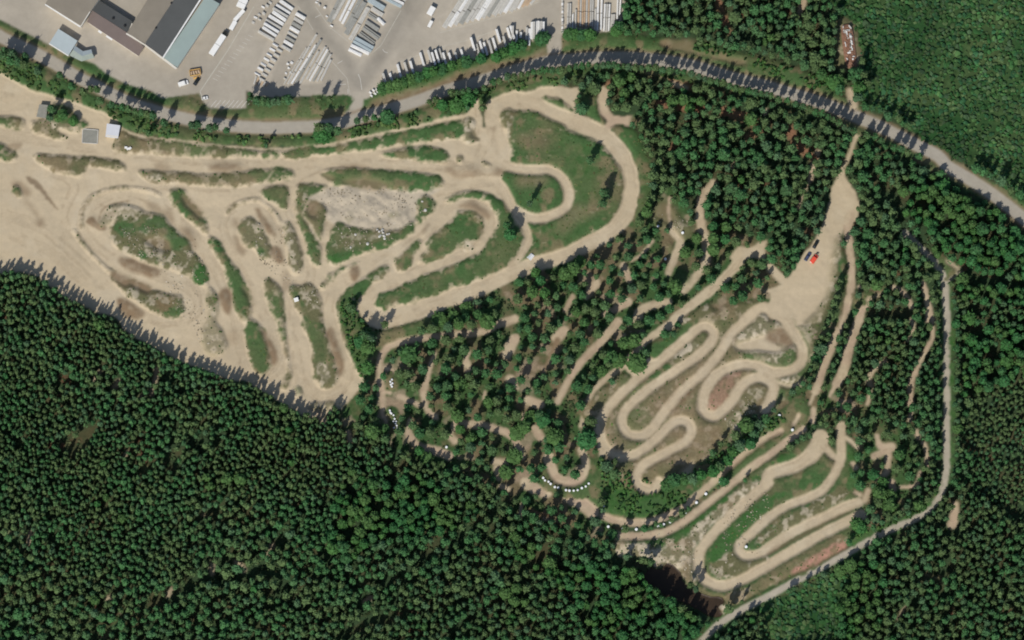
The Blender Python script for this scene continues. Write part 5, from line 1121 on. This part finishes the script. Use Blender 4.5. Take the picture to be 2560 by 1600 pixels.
# ---- small shelters, stones, rubble
c = W2("B2 175,915")[0]; t = thing('ridge_tent', "small white ridged tent on the grass by the big loop's south side", 'tent', (c[0], c[1], float(hz(*c))), .9)
m = MB(); m.v = [(-1.6, -1.3, 0), (1.6, -1.3, 0), (1.6, 1.3, 0), (-1.6, 1.3, 0), (-1.4, 0, 1.5), (1.4, 0, 1.5)]; m.f = [(0, 1, 5, 4), (2, 3, 4, 5)]; m.build('canopy', MT['bale'], t)
m = MB(); m.v = [(-1.6, -1.3, 0), (-1.6, 1.3, 0), (-1.4, 0, 1.5), (1.6, -1.3, 0), (1.6, 1.3, 0), (1.4, 0, 1.5)]; m.f = [(0, 2, 1), (3, 4, 5)]; m.build('end_flap', MT['conc'], t)
c = W2("B1 383,1327")[0]; t = thing('marshal_hut', "tiny white hut on the grass strip between two straights", 'hut', (c[0], c[1], float(hz(*c))), .3)
m = MB(); m.box(0, 0, 0, 1.8, 1.6, 1.7); m.build('wall', MT['wall'], t); m = MB(); m.box(0, 0, 1.7, 2.3, 2.1, .25, 0, .9); m.build('roof', MT['white'], t)
for i, s in enumerate(("A0 1193,1400", "A0 1212,1412", "A0 1232,1408")):
    c = W2(s)[0]; m = MB(); m.box(0, 0, 0, 1.5, 1.1, .8, .4*i, .92); o = m.build('concrete_block', MT['conc_w']); o.location = (c[0], c[1], float(hz(*c))); tag(o, f"white concrete block, {nth(i)} from the left, south of the lilac shed", 'concrete block', "white blocks south of the lilac shed")
def stone(r, seed):
    q = np.random.default_rng(seed); V = I1[0]*(1+q.uniform(-.22, .22, (len(I1[0]), 1)))*[r, r*q.uniform(.7, 1), r*.6]; return V
st_me = [mesh_np('boulder', stone(1, 900+i), I1[1], MT['conc']) for i in range(4)]
for i, (x, y) in enumerate(TL("B1 1145,660 1165,680 1190,670 1200,690 1180,715 1215,745 1240,705 1170,725 1195,660 1260,700 1055,795 895,830 1570,395 1600,480 940,710 1210,720")):
    X, Y = P(x, y); o = link('boulder', st_me[i % 4], None, (float(X), float(Y), float(hz(X, Y))+.1)); k_ = random.uniform(.45, .85); o.scale = (k_, k_, k_); o.rotation_euler = (0, 0, i)
    tag(o, "pale boulder in the cluster on the grass below the grey gravel heaps" if i < 10 or i > 13 else ["pale boulder lying alone in the grass south of the gravel heaps", "pale boulder near the western corner of the grass wedge", "pale boulder at the top of the grass east of the gravel", "pale boulder in the grass strip east of the gravel"][i-10], 'boulder', "pale boulders below the gravel heaps")
p0, p1 = W2("A3 735,245 790,650"); c = ((p0[0]+p1[0])/2, (p0[1]+p1[1])/2); ang = math.atan2(p1[1]-p0[1], p1[0]-p0[0])
t = thing('rubble_pile', "long heap of rusty and white rubble at the meadow's west edge", 'rubble heap', (c[0], c[1], float(hz(*c))+.35), ang)
q = np.random.default_rng(5); nu, nv = 60, 16; V = []; 
for i in range(nu):
    u = i/(nu-1)-.5
    for j in range(nv):
        v = j/(nv-1)-.5; wdt = 6.2*(.35+.65*math.sqrt(max(0, 1-(2*u)**4))); e = max(0, 1-(2*v)**2)*max(0, 1-(2*u)**6)
        V.append((u*23, v*wdt, e*(1.0+q.uniform(-.35, .45))-.05))
Fq = [(i*nv+j, (i+1)*nv+j, (i+1)*nv+j+1, i*nv+j+1) for i in range(nu-1) for j in range(nv-1)]
link('heap', mesh_np('heap', V, Fq, MT['rust']), t)
for i in range(26):
    m = MB(); u = q.uniform(-10.5, 7); m.box(u, q.uniform(-1.9, 1.9), .8, q.uniform(.6, 2.6), q.uniform(.3, .8), .35, q.choice([0, 1.5, .4])+q.uniform(-.2, .2)); m.build('broken_slab', MT['white' if i % 3 else 'conc'], t)

# loose stones and dry clods on the mottled banks
stm = (raster_poly(catmull(pts("B1 640,300 1000,270 1600,330 1520,580 1300,700 1250,820 800,860 740,640 660,520"), True), WXP, WYP) | inside("D2 1000,580 1900,380 1750,650 1750,900 1500,800 1350,820") | inside("B0 1100,560 1900,760 1960,1500 C0 2100,350 1950,300 B0 1300,900")
       | inside("B1 0,560 120,700 300,620 450,1040 340,1100 560,1180 620,1480 420,1300 0,900") | inside("C2 2000,900 2250,700 2419,1000 2100,1300") | inside("D2 2000,300 2419,100 2419,300 2200,600 2419,720 2000,800") | inside("B2 1250,500 1750,560 1750,760 1450,620"))
stf = blur(stm.astype(np.float32), 4); sn2 = vnoise(4, 91)
def stones_mask(x, y):
    i = ((y+195)/CELL).round().astype(int); j = ((x+290)/CELL).round().astype(int)
    return (stf[i, j] > .4) & (sn2[i, j] > .5) & np.isin(cls[i, j], (GRASS, SAND, WOOD))
scrub("loose_stones", stones_mask, 90000, (.15, .42), (.08, .25), [(.36, .32, .25), (.28, .24, .17), (.22, .18, .12)], "pale loose stones and clods scattered over the mottled banks", "loose stones")
